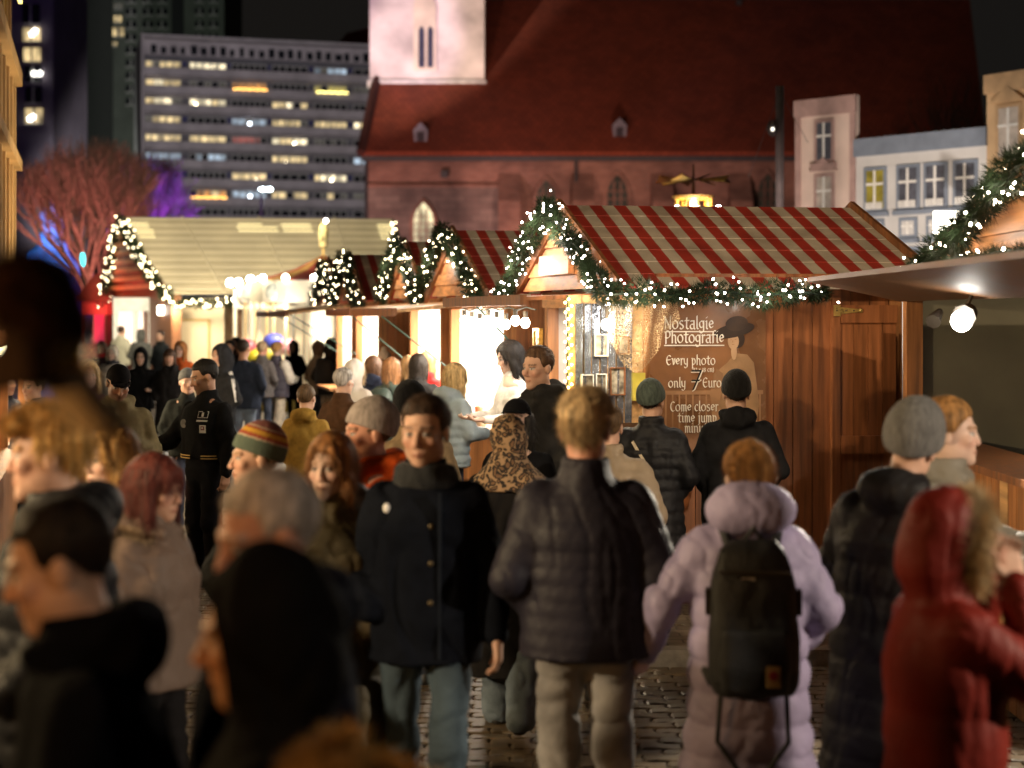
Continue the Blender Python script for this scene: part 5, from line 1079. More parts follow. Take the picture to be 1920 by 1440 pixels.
lamp('SPOT',(-7,33,6),6000,(1,.86,.6),.4,Ea.lerp(Rb,.5),75); lamp('SPOT',(-10,38,5.5),2200,(1,.85,.6),.4,Ea.lerp(Ra,.6),80)  # spots added in front to brighten the hall roof, nothing holds them
garland('garland with bright lights up the far gable of the market hall',[P(190,572,50),P(200,520,50),P(212,470,49.4),P(226,412,48.6)],.22,64,bm3,31,160,.16,.012)
garland('garland with bright lights down the near gable edge of the market hall',[P(226,412,48.4),P(248,455,47),P(270,500,46),P(296,535,45.2),P(322,562,44.8)],.22,64,bm3,32,160,.16,.012)
garland('lit garland along the eave of the market hall',[P(322,565,44.7),P(380,570,44.7),P(450,567,44.7),P(520,575,44.7),P(590,572,44.7)],.16,70,bm3,33,140,.14,.012)
garland('string of lights down the right verge of the market hall roof',[P(736,415,49.3),P(742,440,48.4),P(750,470,47.4)],.1,22,bm3,34,60,.12,.01)
# carousel
cc=P(560,590,38); cc.z=0; cx_,cy_=cc.x,cc.y
ca=thing('carousel','small lit carousel with striped red and yellow tent roof','carousel',(cx_,cy_,0)); cw=mat('carousel_white',(.75,.68,.55),.4,3,.1,0); cr=mat('canvas_red',(.20,.03,.02),.8,4,.2,0); cyl_=mat('canvas_gold',(.30,.17,.05),.8,4,.2,0)
apx=P(618,482,38); ax_=apx.x; n=16; rr=1.75; CX=(P(430,0,38).x+P(750,0,38).x)/2; CX=ax_-.15
for i in range(n):
    a0,a1=2*math.pi*i/n,2*math.pi*(i+1)/n
    e0=Vector((CX+rr*math.cos(a0),cy_+rr*math.sin(a0),2.98)); e1=Vector((CX+rr*math.cos(a1),cy_+rr*math.sin(a1),2.98)); m0=Vector((CX+.75*math.cos(a0),cy_+.75*math.sin(a0),3.25)); m1=Vector((CX+.75*math.cos(a1),cy_+.75*math.sin(a1),3.25)); ap=Vector((CX,cy_,3.62))
    mb=MB(); mb.poly([e0,e1,m1,m0]); mb.poly([m0,m1,ap]); mb.build('roof_panel',cr if i%2 else cyl_,ca)
    MB().hexa([e0-Vector((0,0,.5)),e1-Vector((0,0,.5)),e1*1-Vector((0,0,.5))+Vector((0,.03,0)),e0-Vector((0,0,.5))+Vector((0,.03,0)),e0,e1,e1+Vector((0,.03,0)),e0+Vector((0,.03,0))]).build('fascia',cw,ca)
    if i%2==0:
        p=(e0+e1)/2; dd=Vector((p.x-CX,p.y-cy_,0)).normalized(); MB().ball(p+dd*.06-Vector((0,0,.25)),.2,8,(.8,.25,1)).build('medallion',mat('medallion_paint',(.4,.42,.38),.5,6,.6,0),ca,True)
    MB().ball(e0+Vector((0,0,.06)),.075,7).build('globe_lamp',emit('carousel_globe',(1,.95,.82),42),ca,True)
    if i%2: MB().tube([e0*1-Vector((0,0,3.0)),e0-Vector((0,0,.5))],.03,6).build('pole',cw,ca)
MB().lathe([(1.9,.0),(1.9,.3),(.2,.32)],24,(CX,cy_,0)).build('platform',mat('platform_gold',(.5,.38,.1),.5,3,.3,0),ca); MB().lathe([(.35,.3),(.35,3.0)],14,(CX,cy_,0)).build('centre_column',cw,ca,True)
for i,(c_,px,py_) in enumerate((((.8,.15,.2),460,650),((.85,.7,.05),478,670),((.1,.12,.6),513,640),((.85,.35,.4),538,650),((.7,.6,.1),500,665))):
    q=P(px,py_,37); MB().ball(q,.26,8,(1,.7,.75)).build('ride_car',mat('ride_paint',c_,.3,3,.1,0,coat=.5),ca,True); MB().tube([(q.x,q.y,.3),(q.x,q.y,2.5)],.02,5).build('ride_pole',gm,ca)
ft=P(618,440,38); MB().lathe([(.05,-.3),(.10,-.3),(.12,.1),(.08,.25),(.02,.3)],10,(CX,cy_,ft.z)).build('roof_figure',mat('painted_figure',(.5,.42,.2),.5,7,.8,0),ca,True); MB().tube([(CX,cy_,3.6),(CX,cy_,ft.z-.3)],.02,5).build('roof_rod',gm,ca); MB().ball((CX+.06,cy_,ft.z+.33),.05,6).build('top_lamp',emit('top_globe',(1,.95,.85),30),ca,True)
lamp('POINT',(CX-.6,cy_-1.6,2.2),130,(1,.9,.72),.3); lamp('POINT',(CX,cy_-.9,1.9),80,(1,.9,.72),.3); lamp('POINT',(CX-1.2,cy_-2.6,2.6),70,(1,.88,.7),.3)
bo=thing('ticket_booth','white lit booth left of the carousel with globe lamps','booth',P(452,590,40)*1); b0,b1=P(432,0,40).x,P(585,0,40).x
MB().box((b0,40.5,.0),(b1,42,.95)).build('base',cw,bo); MB().box((b0,40.4,2.35),(b1,42,2.85)).build('fascia',cw,bo)
for x in np.linspace(b0,b1-.08,5): MB().box((x,40.42,.95),(x+.08,40.5,2.35)).build('post',cw,bo)
MB().box((b0,41.8,.95),(b1,41.9,2.35)).build('back_panel',emit('booth_glow',(1,.8,.5),.55),bo)
for px in (432,447,478,512,560): MB().ball(P(px,530,40),.10,7).build('globe_lamp',emit('booth_globe',(1,.95,.85),45),bo,True)
for px,c_ in ((460,(.45,.4,.35)),(508,(.6,.5,.15)),(548,(.3,.3,.4))): MB().ball(P(px,553,40.3),.24,8,(1,.25,1)).build('round_picture',mat('round_picture',c_,.5,5,.6,0),bo,True)
# lamp post and statue
lp=P(490,0,90); t=thing('street_lamp','street lamp with twin white heads in front of the slab block','street lamp',(lp.x,90,0)); MB().tube([(lp.x,90,0),(lp.x,90,P(0,352,90).z)],.1,6).build('pole',mat('lamp_pole',(.3,.3,.26),.6,3,.1,0),t)
for px in (492,505): MB().ball(P(px,355,90),.14,6,(1.3,1,.7)).build('lamp_head',emit('street_head',(.75,.92,1),30),t,True)
st=Field(); b=P(98,468,60)
for a_,b_,r0,r1 in (((0,0,0),(0,0,1.0),.55,.42),((0,0,1.0),(0.05,0,1.7),.4,.32),((.05,0,1.9),(.05,0,2.1),.2,.18),((.25,0,1.5),(.9,-.2,.9),.16,.1),((-.25,0,1.5),(-.5,-.3,.9),.15,.1),((0,0,.2),(.5,-.5,.1),.3,.22),((.5,-.5,.1),(.8,-.5,-.6),.2,.14),((-.2,0,-.6),(.6,0,-.8),.8,.7),((.4,0,-1.2),(1.4,0,-1.2),.5,.35)): st.cap(a_,b_,r0,r1,.12)
Vs,Fs=st.run(.07); so=link('statue',npmesh('statue',Vs,Fs,mat('bronze_statue',(.35,.45,.45),.5,3,.3,.4,12),None,lambda V:.04*wnoise(V,4,3)),None,b); tag(so,'blue lit bronze fountain statue left of the red tree','statue')
MB().lathe([(1.8,-3),(1.5,-1.2),(.6,-.6)],12).build('rock_base',mat('fountain_rock',(.2,.2,.2),.8,2,.4,.5),so,True)
lamp('SPOT',b+Vector((-1,-5,-2.0)),5200,(.01,.24,1),.2,b+Vector((0,0,.6)),60); lamp('SPOT',b+Vector((3,-4,-2)),700,(.3,.06,1),.2,b+Vector((1,0,-.6)),60)
rk=thing('red_booth','small booth glowing red under the bare tree','booth',P(165,590,50)); q0,q1=P(150,0,50).x,P(200,0,50).x
MB().box((q0,50,0),(q1,52,1.3)).build('base',cr,rk); MB().box((q0,50,2.2),(q1,52,2.6)).build('fascia',emit('red_glow',(1,.05,.04),.45),rk); MB().box((q0,51.6,1.3),(q1,51.8,2.2)).build('back_panel',emit('red_back',(.6,.03,.1),.5),rk)
for x in (q0,q1-.08): MB().box((x,50,1.3),(x+.08,50.08,2.2)).build('post',cr,rk)
MB().hexa([(q0-.2,49.8,2.61),(q1+.2,49.8,2.61),(q1+.2,52,2.61),(q0-.2,52,2.61),(q0+.3,50.6,3.5),(q1-.3,50.6,3.5),(q1-.3,51.4,3.5),(q0+.3,51.4,3.5)]).build('roof',cr,rk)
MB().ball(P(155,487,50),.14,6,(.6,.6,1.6)).build('cyan_lamp',emit('cyan_glow',(.05,.8,.9),4),rk,True); lamp('POINT',P(178,540,49),45,(1,.08,.05),.2)
# ------------------------------------------------------------------ left painted facade and stall
lm=mat('tan_painted_board',(.42,.28,.13),.8,1.2,.2,.15,10); lt=mat('tan_trim',(.48,.33,.17),.8,2,.2,.1); ldk=mat('painted_arch_shade',(.20,.12,.05),.8,2,.2,0)
F0=Vector((-5.93,18.9,0)); fdv=Vector((UX,1,0)).normalized(); F1=F0-fdv*7; fn=Vector((fdv.y,-fdv.x,0))
Ml=lambda a,b,c:F1+fdv*a+fn*c+Vector((0,0,b))
fa=thing('painted_house','tan painted palace front board with arched windows at the left edge','facade',F1)
MB().box((0,2.4,-.12),(7,6.2,0),Ml).build('board',lm,fa)
for z,h_ in ((6.0,.25),(4.9,.16),(3.9,.12)): MB().box((-.02,z,.003),(7.02,z+h_,.14),Ml).build('cornice',lt,fa)
for i in range(9):
    a=.3+i*.76
    for z in (2.6,4.05):
        pts=[Ml(a,z,.004),Ml(a+.42,z,.004)]+[Ml(a+.21+.21*math.cos(t),z+.75+.21*math.sin(t),.004) for t in np.linspace(0,math.pi,8)]
        w=MB().prism(pts,fn*.03).build('arched_window',ldk,fa); MB().box((a-.03,z-.09,.005),(a+.45,z-.002,.1),Ml).build('sill',lt,w)
    MB().box((a+.53,2.4,.004),(a+.65,4.89,.07),Ml).build('pilaster',lt,fa); MB().box((a+.05,5.2,.004),(a+.35,5.85,.03),Ml).build('window',ldk,fa)
MB().box((5.2,5.6,.16),(5.5,5.9,.2),Ml).build('lit_window',emit('yellow_pane',(1,.8,.25),2.5),fa)
lamp('SPOT',F0+fn*2.2-fdv*1.5+Vector((0,0,2.5)),420,(1,.72,.36),.2,Ml(5.8,4.6,0),95)
ls_=thing('market_stall','lit stall at the left edge behind the crowd','stall',Ml(3,0,.3))
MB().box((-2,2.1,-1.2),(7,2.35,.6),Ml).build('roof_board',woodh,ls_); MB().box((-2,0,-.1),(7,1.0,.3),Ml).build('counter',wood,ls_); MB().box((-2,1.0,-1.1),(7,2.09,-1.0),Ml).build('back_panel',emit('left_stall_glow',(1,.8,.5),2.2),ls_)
for a in (-1.9,2.4,6.8): MB().box((a,1.0,.1),(a+.1,2.1,.2),Ml).build('post',wood,ls_)
for i in range(10):
    MB().ball(Ml(-1.5+.85*i,1.93,.35),.05,6).build('bulb',emit('stall_bulb',(1,.85,.5),30),ls_,True)
lamp('AREA',Ml(4.5,2.0,.2),180,(1,.8,.5),2,Ml(4.5,0,1.5),sy=.4)
# ------------------------------------------------------------------ people, near to far
BLK=(.008,.008,.009); NAVY=(.016,.018,.032); CHAR=(.03,.03,.032)
FAIR=(.58,.35,.25); PALE=(.62,.42,.33); TAN=(.38,.20,.12); ROSY=(.58,.29,.2)
p,c=person('man in dark jacket with short black hair, profile to the left, nearest bottom left',112,938,900,-82,hp=14,skin=FAIR,hair=('short',(.015,.01,.008)),col=(.003,.0035,.006),hood='down',hem=.5,lean=(0,-.10),w=1.15,belly=.06,aL='fwd',aR='fwd')
p,c=person('person in black hood turned away, face barely seen, very near',485,1020,1020,-86,hp=8,skin=(.5,.26,.13),col=(.006,.0055,.0055),hood='up',w=1.15,fur=None,hem=.5)
def furpiece(label,root,ctr,rad,n,colr,seed):
    rnd=random.Random(seed); F=MB()
    for i in range(n):
        a=rnd.random(); b=rnd.gauss(0,1); base=np.array(ctr[0])*(1-a)+np.array(ctr[1])*a; dv=np.array([rnd.gauss(0,1) for _ in range(3)]); dv/=np.linalg.norm(dv); q=base+dv*rad*.7; tip=q+dv*rnd.uniform(.03,.06)+np.array([0,0,-.02]); sd=np.cross(dv,[0.3,.2,1.]); sd/=np.linalg.norm(sd)+1e-6; m=len(F.v); F.v+=[tuple(q-sd*.002),tuple(q+sd*.002),tuple(tip)]; F.f.append((m,m+1,m+2))
    o=F.build('fur_trim',mat('brown_fur',colr,.9,30,.5,0,spec=.1),root); o['kind']='stuff'
def w2l(root,yaw,v): r=Matrix.Rotation(-R(yaw),3,'Z')@Vector(v)/root.scale[0]; return (r.x,r.y,r.z)
furpiece('',p,(w2l(p,-86,(.03,-.16,1.36)),w2l(p,-86,(.16,-.24,1.46))),.045,7000,(.42,.24,.08),3); furpiece('',p,(w2l(p,-86,(.20,-.22,1.42)),w2l(p,-86,(.33,-.22,1.36))),.035,6000,(.5,.27,.08),4)
p,c=person('grey haired older man in navy jacket half hidden behind the black hood',500,888,850,-58,hp=12,skin=ROSY,hair=('short',(.55,.48,.44)),col=(.010,.011,.02),hood='down',hem=.6,w=1.15,belly=.02)
q=on_coat(c,.12,1.33); MB().ball(q,.012,6,(1,.4,1)).build('snap_button',hg,p,True)
person('blond young man in black puffer jacket, profile to the left',92,768,605,-84,hy=4,skin=FAIR,hair=('quiff',(.50,.29,.09)),coat='puffer',qa=.6,col=(.006,.0065,.009),hood='down',w=1.05,aL='pocket',aR='pocket',hem=.75)
pz,_=person('blonde woman in beige knit half hidden behind the blond young man',205,800,470,-25,hy=-15,skin=PALE,hair=('long',(.40,.22,.07)),col=(.40,.27,.15),aL='pocket',aR='pocket',w=.95)
person('woman with red-brown fringe in pale coat with fur collar',292,855,500,68,hp=4,skin=FAIR,hair=('fringe',(.09,.018,.012)),coat='puffer',qa=.35,qp=.12,col=(.17,.12,.095),hem=.86,legs=(.012,.011,.012),hood='down',fur=(.4,.3,.2),aL='pocket',aR='pocket',w=.95)
def stripe(q):
    z=q[:,2]+.30*(q[:,1]); C=np.tile((.10,.13,.10),(len(q),1))
    for z0,z1,cc_ in ((.085,.092,(.5,.42,.3)),(.092,.108,(.30,.06,.03)),(.108,.128,(.55,.30,.04)),(.128,.138,(.28,.05,.03)),(.138,.145,(.45,.35,.25)),(.145,.3,(.22,.08,.07))): C[(z>=z0)&(z<z1)]=cc_
    return C
person('woman in striped green and yellow beanie, profile to the left',478,795,430,-68,hp=-2,skin=FAIR,hair=('short',(.3,.2,.1)),hat=('beanie',(.1,.13,.1),1.12,stripe),hem=.5,belly=.09,col=(.008,.008,.008),aL='pocket',aR='pocket',w=1.2)
person('young woman with long light brown hair in olive jacket',620,815,470,-18,hp=2,skin=PALE,hair=('long',(.22,.095,.03)),col=(.08,.062,.033),coat='puffer',hem=.55,qa=.4,qp=.1,aL='pocket',aR='pocket',w=.95,hood='down')
person('man in orange jacket and pale grey beanie looking left',690,748,410,-66,skin=ROSY,hair=('short',(.2,.13,.08)),hat=('beanie',(.36,.31,.29),1.1),col=(.62,.09,.015),hood='down',aL='pocket',aR='pocket')
p,c=person('tall man in dark navy wool coat and grey scarf walking towards the camera',797,742,482,-4,hy=-10,hp=3,skin=FAIR,hair=('short',(.045,.025,.015)),scarf=('wrap',(.03,.032,.035)),col=(.006,.0075,.012),legs=(.055,.08,.10),stride=.16,aL='down',aR='pocket',w=1.0,hem=.80,stub=.12,shoe=(.02,.02,.02))
for z in (1.30,1.17,1.03): q=on_coat(c,.035,z); MB().ball(q,.011,6,(1,.5,1)).build('coat_button',mat('dark_bronze',(.10,.075,.04),.45,9,.2,0,metal=.5),p,True)
q=on_coat(c,-.13,1.36); MB().ball(q+Vector((0,-.003,0)),.018,6,(.7,.3,1)).build('badge',whitew,p,True)
q=on_coat(c,0,1.2); MB().box((.062,q.y-.004,.83),(.072,q.y+.02,1.42)).build('coat_front_edge',cloth((.012,.015,.022)),p)
person('woman from behind in leopard print headscarf and long black coat',955,782,357,172,hr=6,hy=14,skin=FAIR,hair=None,scarf=('shawl','leo'),col=(.012,.011,.011),hem=.34,legs=(.12,.15,.18),wide=1.5,stride=.2,aL='pocket',aR='pocket',w=1.02)
p,c=person('man from behind in navy quilted jacket and washed grey jeans',1098,737,490,178,hy=-12,skin=ROSY,hair=('quiff',(.46,.32,.17)),coat='puffer',col=(.020,.018,.028),qa=.3,qp=.058,legs=(.26,.25,.24),wide=1.15,aL='pocket',aR='pocket',w=1.02,hem=.84,belly=.01)
pL,cL=person('woman from behind in long lavender puffer coat wearing a backpack',1402,830,500,176,hy=14,hp=4,skin=PALE,hair=('bun',(.26,.12,.035)),coat='puffer',col=(.33,.285,.43),qa=1.25,qp=.118,hem=.30,hood='down',hoodz=1.28,aL='hold',aR=((.28,.03,1.14),(.23,-.12,1.0)),w=.98,legs=(.05,.05,.06))
p14,c=person('person in grey knit beanie and long black puffer leaning into an embrace',1712,760,482,150,hr=-12,hx=-.03,skin=FAIR,hair=('short',(.05,.04,.03)),hat=('beanie',(.13,.125,.12),1.38),coat='puffer',qp=.12,qa=.7,col=(.014,.013,.014),hem=.35,hood='down',lean=(-.05,0),aL='reach',aR='reach',w=1.03)
person('woman in olive grey puffer with lit face behind the grey beanie',1782,750,452,62,hy=12,skin=PALE,hair=('bun',(.30,.15,.05)),coat='puffer',col=(.19,.17,.135),hood='down',aL='reach',aR='reach',w=1.05)
person('woman in red hooded puffer coat with fur trim raising her hands',1782,912,640,102,hp=4,skin=FAIR,hair=None,coat='puffer',col=(.17,.014,.008),qa=.6,qp=.16,hood='up',fur=(.5,.36,.2),furl=1.6,aL='face',aR='face',w=.98,hem=.5)
person('person from behind in black knit beanie in front of the banner',1380,697,284,178,skin=FAIR,hair=('short',(.02,.015,.01)),hat=('beanie',(.010,.010,.010),1.15),col=(.011,.011,.012),hood='down',w=1.15,aL='pocket',aR='pocket',hem=.6,z0=.1)
p,c=person('person from behind in grey-green beanie reading the banner',1222,713,284,170,hy=-14,skin=FAIR,hair=('short',(.03,.02,.015)),hat=('beanie',(.085,.11,.095),1.12),col=(.011,.011,.013),w=1.02,aL='phone',aR='pocket',hem=.45,z0=.1,coat='puffer')
q0=on_coat(c,.12,1.36,True); q1=on_coat(c,.03,1.22,True); MB().tube([q0+Vector((0,.006,0)),q1+Vector((0,.006,0))],.014,4).build('bag_strap',cloth((.5,.42,.3)),p)
person('person in beige padded jacket behind the navy quilted jacket',1140,760,330,175,skin=FAIR,hair=('short',(.1,.06,.03)),coat='puffer',col=(.40,.31,.21),aL='pocket',aR='pocket',w=1.1)
p20,c=person('young man in black hooded jacket standing at the photo hut counter',1008,650,285,-50,hy=6,hp=3,skin=FAIR,hair=('short',(.10,.055,.03)),col=(.022,.021,.02),hood='down',aL='pocket',aR='pocket',w=1.08,z0=.12,stub=.12,hem=.8)
person('woman with black peaked cap and black hood looking up beside the counter',968,745,320,-22,hp=-6,hy=8,skin=PALE,hair=('fringe',(.015,.012,.01)),hat=('cap',(.010,.010,.012)),col=BLK,aL='pocket',aR='pocket',w=.95)
person('person from behind in black pointed hat and tan jacket behind the navy coat',772,716,315,172,hy=-10,skin=FAIR,hair=('short',(.02,.015,.01)),hat=('beanie',(.012,.012,.013),1.1),col=(.30,.21,.12),w=1.12,aL='pocket',aR='pocket')
person('blonde woman in grey-blue puffer leaning at the lantern counter',855,682,205,128,skin=PALE,hair=('long',(.5,.33,.14)),coat='puffer',col=(.26,.31,.32),hood='down',aL='fwd',aR='fwd',w=1.02,lean=(0,-.08))
person('person with blond hair in bright red jacket at the stall queue',803,660,158,140,skin=PALE,hair=('long',(.5,.33,.14)),col=(.62,.03,.03),hood='down',aL='pocket',aR='pocket')
person('woman with long brown hair in dark green coat in the stall queue',735,672,168,150,skin=FAIR,hair=('long',(.25,.12,.05)),col=(.05,.07,.06),aL='fwd',aR='pocket')
person('person with fair hair in charcoal coat in the stall queue',768,668,160,155,skin=FAIR,hair=('bob',(.40,.26,.13)),col=(.05,.045,.04),aL='pocket',aR='pocket')
person('person in cream knitted bobble hat at the lit counter',722,655,140,160,skin=FAIR,hair=('long',(.22,.1,.04)),hat=('bobble',(.6,.5,.4)),col=(.10,.08,.07),aL='fwd',aR='fwd')
person('dark haired person in black coat squeezed into the stall queue',785,664,175,170,skin=FAIR,hair=('bob',(.02,.015,.012)),col=(.02,.02,.02),aL='pocket',aR='pocket')
person('person in silver grey puffer with grey hood up and pale fur',666,672,172,150,skin=PALE,hair=None,coat='puffer',col=(.42,.39,.35),hood='up',fur=(.55,.42,.26),aL='phone',aR='pocket')
person('tall person in black jacket with grey hood up, black backpack and pale trousers',622,632,110,160,skin=FAIR,hair=None,col=(.03,.027,.025),hood='up',legs=(.42,.36,.28),lk='wool',wide=1.3,w=1.2,aL='pocket',aR='pocket')
person('vendor girl with dark hair in white top inside the photo hut',955,640,222,-70,hp=16,skin=PALE,hair=('long',(.02,.015,.012)),col=(.75,.73,.70),coat='light',z0=.2,aL='fwd',aR='fwd',w=.9,group='stall vendors')
pv,cv=person('dark haired bearded man in black varsity jacket holding out his hand',383,675,232,-38,hy=-28,hp=14,skin=TAN,hair=('short',(.010,.008,.006)),col=(.009,.009,.009),hem=1.0,legs=(.009,.009,.010),lk='wool',wide=1.25,aR=((.33,-.06,1.12),(.46,-.30,1.05)),aL='down',stub=.55,w=1.12)
gs=mat('gold_thread',(.5,.34,.10),.7,9,.2,0); ws_=mat('white_thread',(.62,.6,.56),.7,9,.1,0)
for z in (1.005,1.025):
    ring=MB()
    for i in range(28):
        a0,a1=2*math.pi*i/28,2*math.pi*(i+1)/28
        if abs(((a0+math.pi/2)%(2*math.pi))-0)<.3: continue
        f=lambda a,zz:(.222*math.copysign(abs(math.cos(a))**.9,math.cos(a)),.164*math.copysign(abs(math.sin(a))**.9,math.sin(a)),zz)
        ring.poly([f(a0,z),f(a1,z),f(a1,z+.008),f(a0,z+.008)])
    ring.build('waistband_stripe',gs,pv)
def patch(co,root,x,z,w,h,m,name,d=.004,round_=False):
    q=on_coat(co,x,z)
    if round_: return MB().lathe([(w/2,-.001),(w/2,.003),(w*.36,.0035),(w*.36,.002),(.01,.002)],18).build(name,m,root)
    pts=[on_coat(co,x+a*w/2,z+b*h/2)+Vector((0,-d,0)) for a,b in((-1,-1),(1,-1),(1,1),(-1,1))]
    return MB().prism(pts,(0,d*.5,0)).build(name,m,root)
patch(cv,pv,.105,1.345,.085,.05,ws_,'chest_patch'); patch(cv,pv,.105,1.345,.077,.042,cloth((.009,.009,.009)),'chest_patch_field',.005); patch(cv,pv,.105,1.345,.016,.032,ws_,'chest_emblem',.006)
patch(cv,pv,.105,1.298,.09,.012,ws_,'chest_script'); patch(cv,pv,.115,1.235,.05,.06,ws_,'square_badge'); patch(cv,pv,.115,1.242,.026,.03,mat('maroon_print',(.2,.03,.04),.6,5,.1,0),'badge_emblem',.006); patch(cv,pv,.115,1.243,.012,.014,ws_,'badge_hole',.008)
q=on_coat(cv,-.10,1.27); rg=MB().lathe([(.034,0),(.034,.004),(.026,.005),(.026,.003),(.012,.003),(.010,.005),(.002,.006)],20).build('round_badge',mat('grey_thread',(.16,.15,.13),.7,20,.4,0),pv); rg.location=q+Vector((0,-.001,0)); rg.rotation_euler=(R(90),0,0)
w_=MB().tube([(-.375,-.14,1.09),(-.395,-.18,1.08)],.043,10).build('cuff_stripe',gs,pv)
ph,cp=person('man in black cap and olive jacket looking down at his phone',222,682,250,18,hp=24,hy=6,skin=TAN,hair=('short',(.012,.01,.008)),hat=('cap',(.010,.009,.009)),col=(.17,.135,.07),hood='down',aL='phone',aR='phone',stub=.5,w=1.08,lean=(0,-.06),legs=(.02,.02,.02))
pf=MB().box((-.04,-.008,0),(.04,.008,.15)).build('phone',mat('phone_glass',(.012,.012,.014),.15,4,.1,0),None); pf.location=ph.matrix_world@Vector((0,0,0)); bpy.context.view_layer.update(); pf.location=ph.matrix_world@Vector((-.02,-.38,1.22)); pf.rotation_euler=(R(-35),0,R(18)); tag(pf,'dark phone held by the man in the black cap','phone')
person('woman with long brown hair under black hood walking between the stalls',264,650,125,6,hp=2,skin=PALE,hair=('long',(.2,.1,.04)),col=BLK,hood='up',aL='fwd',aR='pocket',stride=.2,legs=(.012,.012,.014),wide=.9)
person('woman in black coat with short dark fringe walking towards camera',318,655,126,4,hp=0,skin=FAIR,hair=('fringe',(.06,.03,.018)),col=(.012,.011,.011),hem=.45,aL='down',aR='pocket',stride=.22,legs=(.011,.011,.012),wide=.85,hood='down',shoe=(.35,.35,.34))
person('white haired woman in white jacket beside the hooded woman',210,648,116,-10,skin=PALE,hair=('bob',(.62,.56,.46)),scarf=('wrap',(.05,.05,.06)),coat='puffer',col=(.6,.55,.5),aL='pocket',aR='pocket')
person('woman with long auburn hair and orange jacket behind the black coat',338,640,118,-20,skin=PALE,hair=('long',(.32,.13,.04)),col=(.6,.12,.03),aL='pocket',aR='pocket')
p,c=person('man in black hooded track jacket with white sleeve stripes',413,643,152,-52,skin=FAIR,hair=None,col=(.02,.02,.022),hood='up',aL='pocket',aR='pocket',w=1.12,legs=(.03,.03,.035))
for o_ in (0,.022,.044): MB().tube([(.17+o_*.3,-.012-o_*.8+.05,1.455-o_*.2),(.248+o_*.25,.01+.05-o_*.8-.03,1.36),(.30+o_*.1,.02-o_*.5,1.22),(.335,.03-o_*.5,1.10)],.0065,4).build('sleeve_stripe',ws_,p)
person('broad man from behind in dark blue sweater with shaved head',457,637,131,170,skin=(.42,.22,.14),hair=('short',(.03,.02,.015)),col=(.022,.028,.045),w=1.28,aL='down',aR='pocket',legs=(.12,.15,.2),coat='light',collar=False)
p,c=person('young man with blond hair in dark vest, white sleeves and baggy pale trousers',520,642,111,150,skin=PALE,hair=('quiff',(.42,.24,.09)),coat='puffer',col=(.06,.055,.075),aL='fwd',aR='fwd',legs=(.55,.48,.38),lk='wool',wide=1.55,stride=.16)
fsl=Field()
for sg in (1,-1): fsl.cap((.19*sg,.01,1.37),(.24*sg,-.06,1.13),.098,.09,.03); fsl.cap((.24*sg,-.06,1.13),(.175*sg,-.28,1.12),.088,.07,.03)
Vs,Fs=fsl.run(.02); link('sleeves',npmesh('sleeves',Vs,Fs,cloth((.7,.66,.58)),None,lambda V:.008*wnoise(V,3,10)),p)
person('woman in black hooded coat standing by the carousel',550,637,90,-20,skin=PALE,hair=('long',(.03,.02,.015)),col=BLK,hem=.5,hood='up',aL='pocket',aR='pocket',legs=BLK)
person('bald older man behind the blue sweater, fair haired',492,640,112,165,skin=ROSY,hair=('short',(.45,.33,.2)),col=(.12,.11,.11),aL='pocket',aR='pocket')
person('man with dark hair left of the blue sweater',430,638,108,-30,skin=TAN,hair=('short',(.015,.012,.01)),col=(.03,.03,.03),aL='pocket',aR='pocket')
person('man with black hair in front of the carousel rides',442,632,96,-60,skin=TAN,hair=('short',(.012,.01,.01)),col=(.06,.03,.03),aL='pocket',aR='pocket')
person('visitor with backpack and pale jacket far left at the kiosk',228,611,72,160,skin=FAIR,hair=('short',(.05,.03,.02)),coat='puffer',col=(.48,.46,.36),aL='pocket',aR='pocket')
person('visitor in grey hood seen from behind at the kiosk',265,616,74,175,skin=FAIR,hair=None,col=(.09,.09,.085),hood='up',w=1.15,aL='pocket',aR='pocket')
person('visitor in dark coat with face mask beside the cream cabin',300,620,78,-30,skin=FAIR,hair=('short',(.03,.02,.02)),col=(.03,.035,.04),aL='pocket',aR='pocket',scarf=('wrap',(.02,.02,.02)))
person('person in beige coat at the bright stall beside the tall backpacker',598,640,108,130,skin=FAIR,hair=('bob',(.2,.13,.08)),col=(.45,.36,.26),aL='pocket',aR='pocket')
person('person in dark knit hat at the left stall edge',12,690,190,60,skin=FAIR,hair=('short',(.05,.03,.02)),hat=('beanie',(.03,.03,.03)),col=(.02,.022,.03),aL='pocket',aR='pocket')
person('person in dark blue puffer behind the raised fur hat',62,700,210,-30,skin=FAIR,hair=('short',(.06,.04,.02)),coat='puffer',col=(.03,.04,.07),aL='pocket',aR='pocket')
person('person in red scarf near the glowing red booth',190,640,96,10,skin=FAIR,hair=('bob',(.12,.06,.03)),col=(.05,.03,.03),scarf=('wrap',(.4,.03,.03)),aL='pocket',aR='pocket')
# the visitor behind the dark pointed hat: queue fillers with their own looks
person('person in navy parka with hood down in the queue before the fur hood',700,668,160,165,skin=FAIR,hair=('bob',(.12,.06,.03)),col=(.02,.025,.045),hood='down',aL='pocket',aR='pocket')

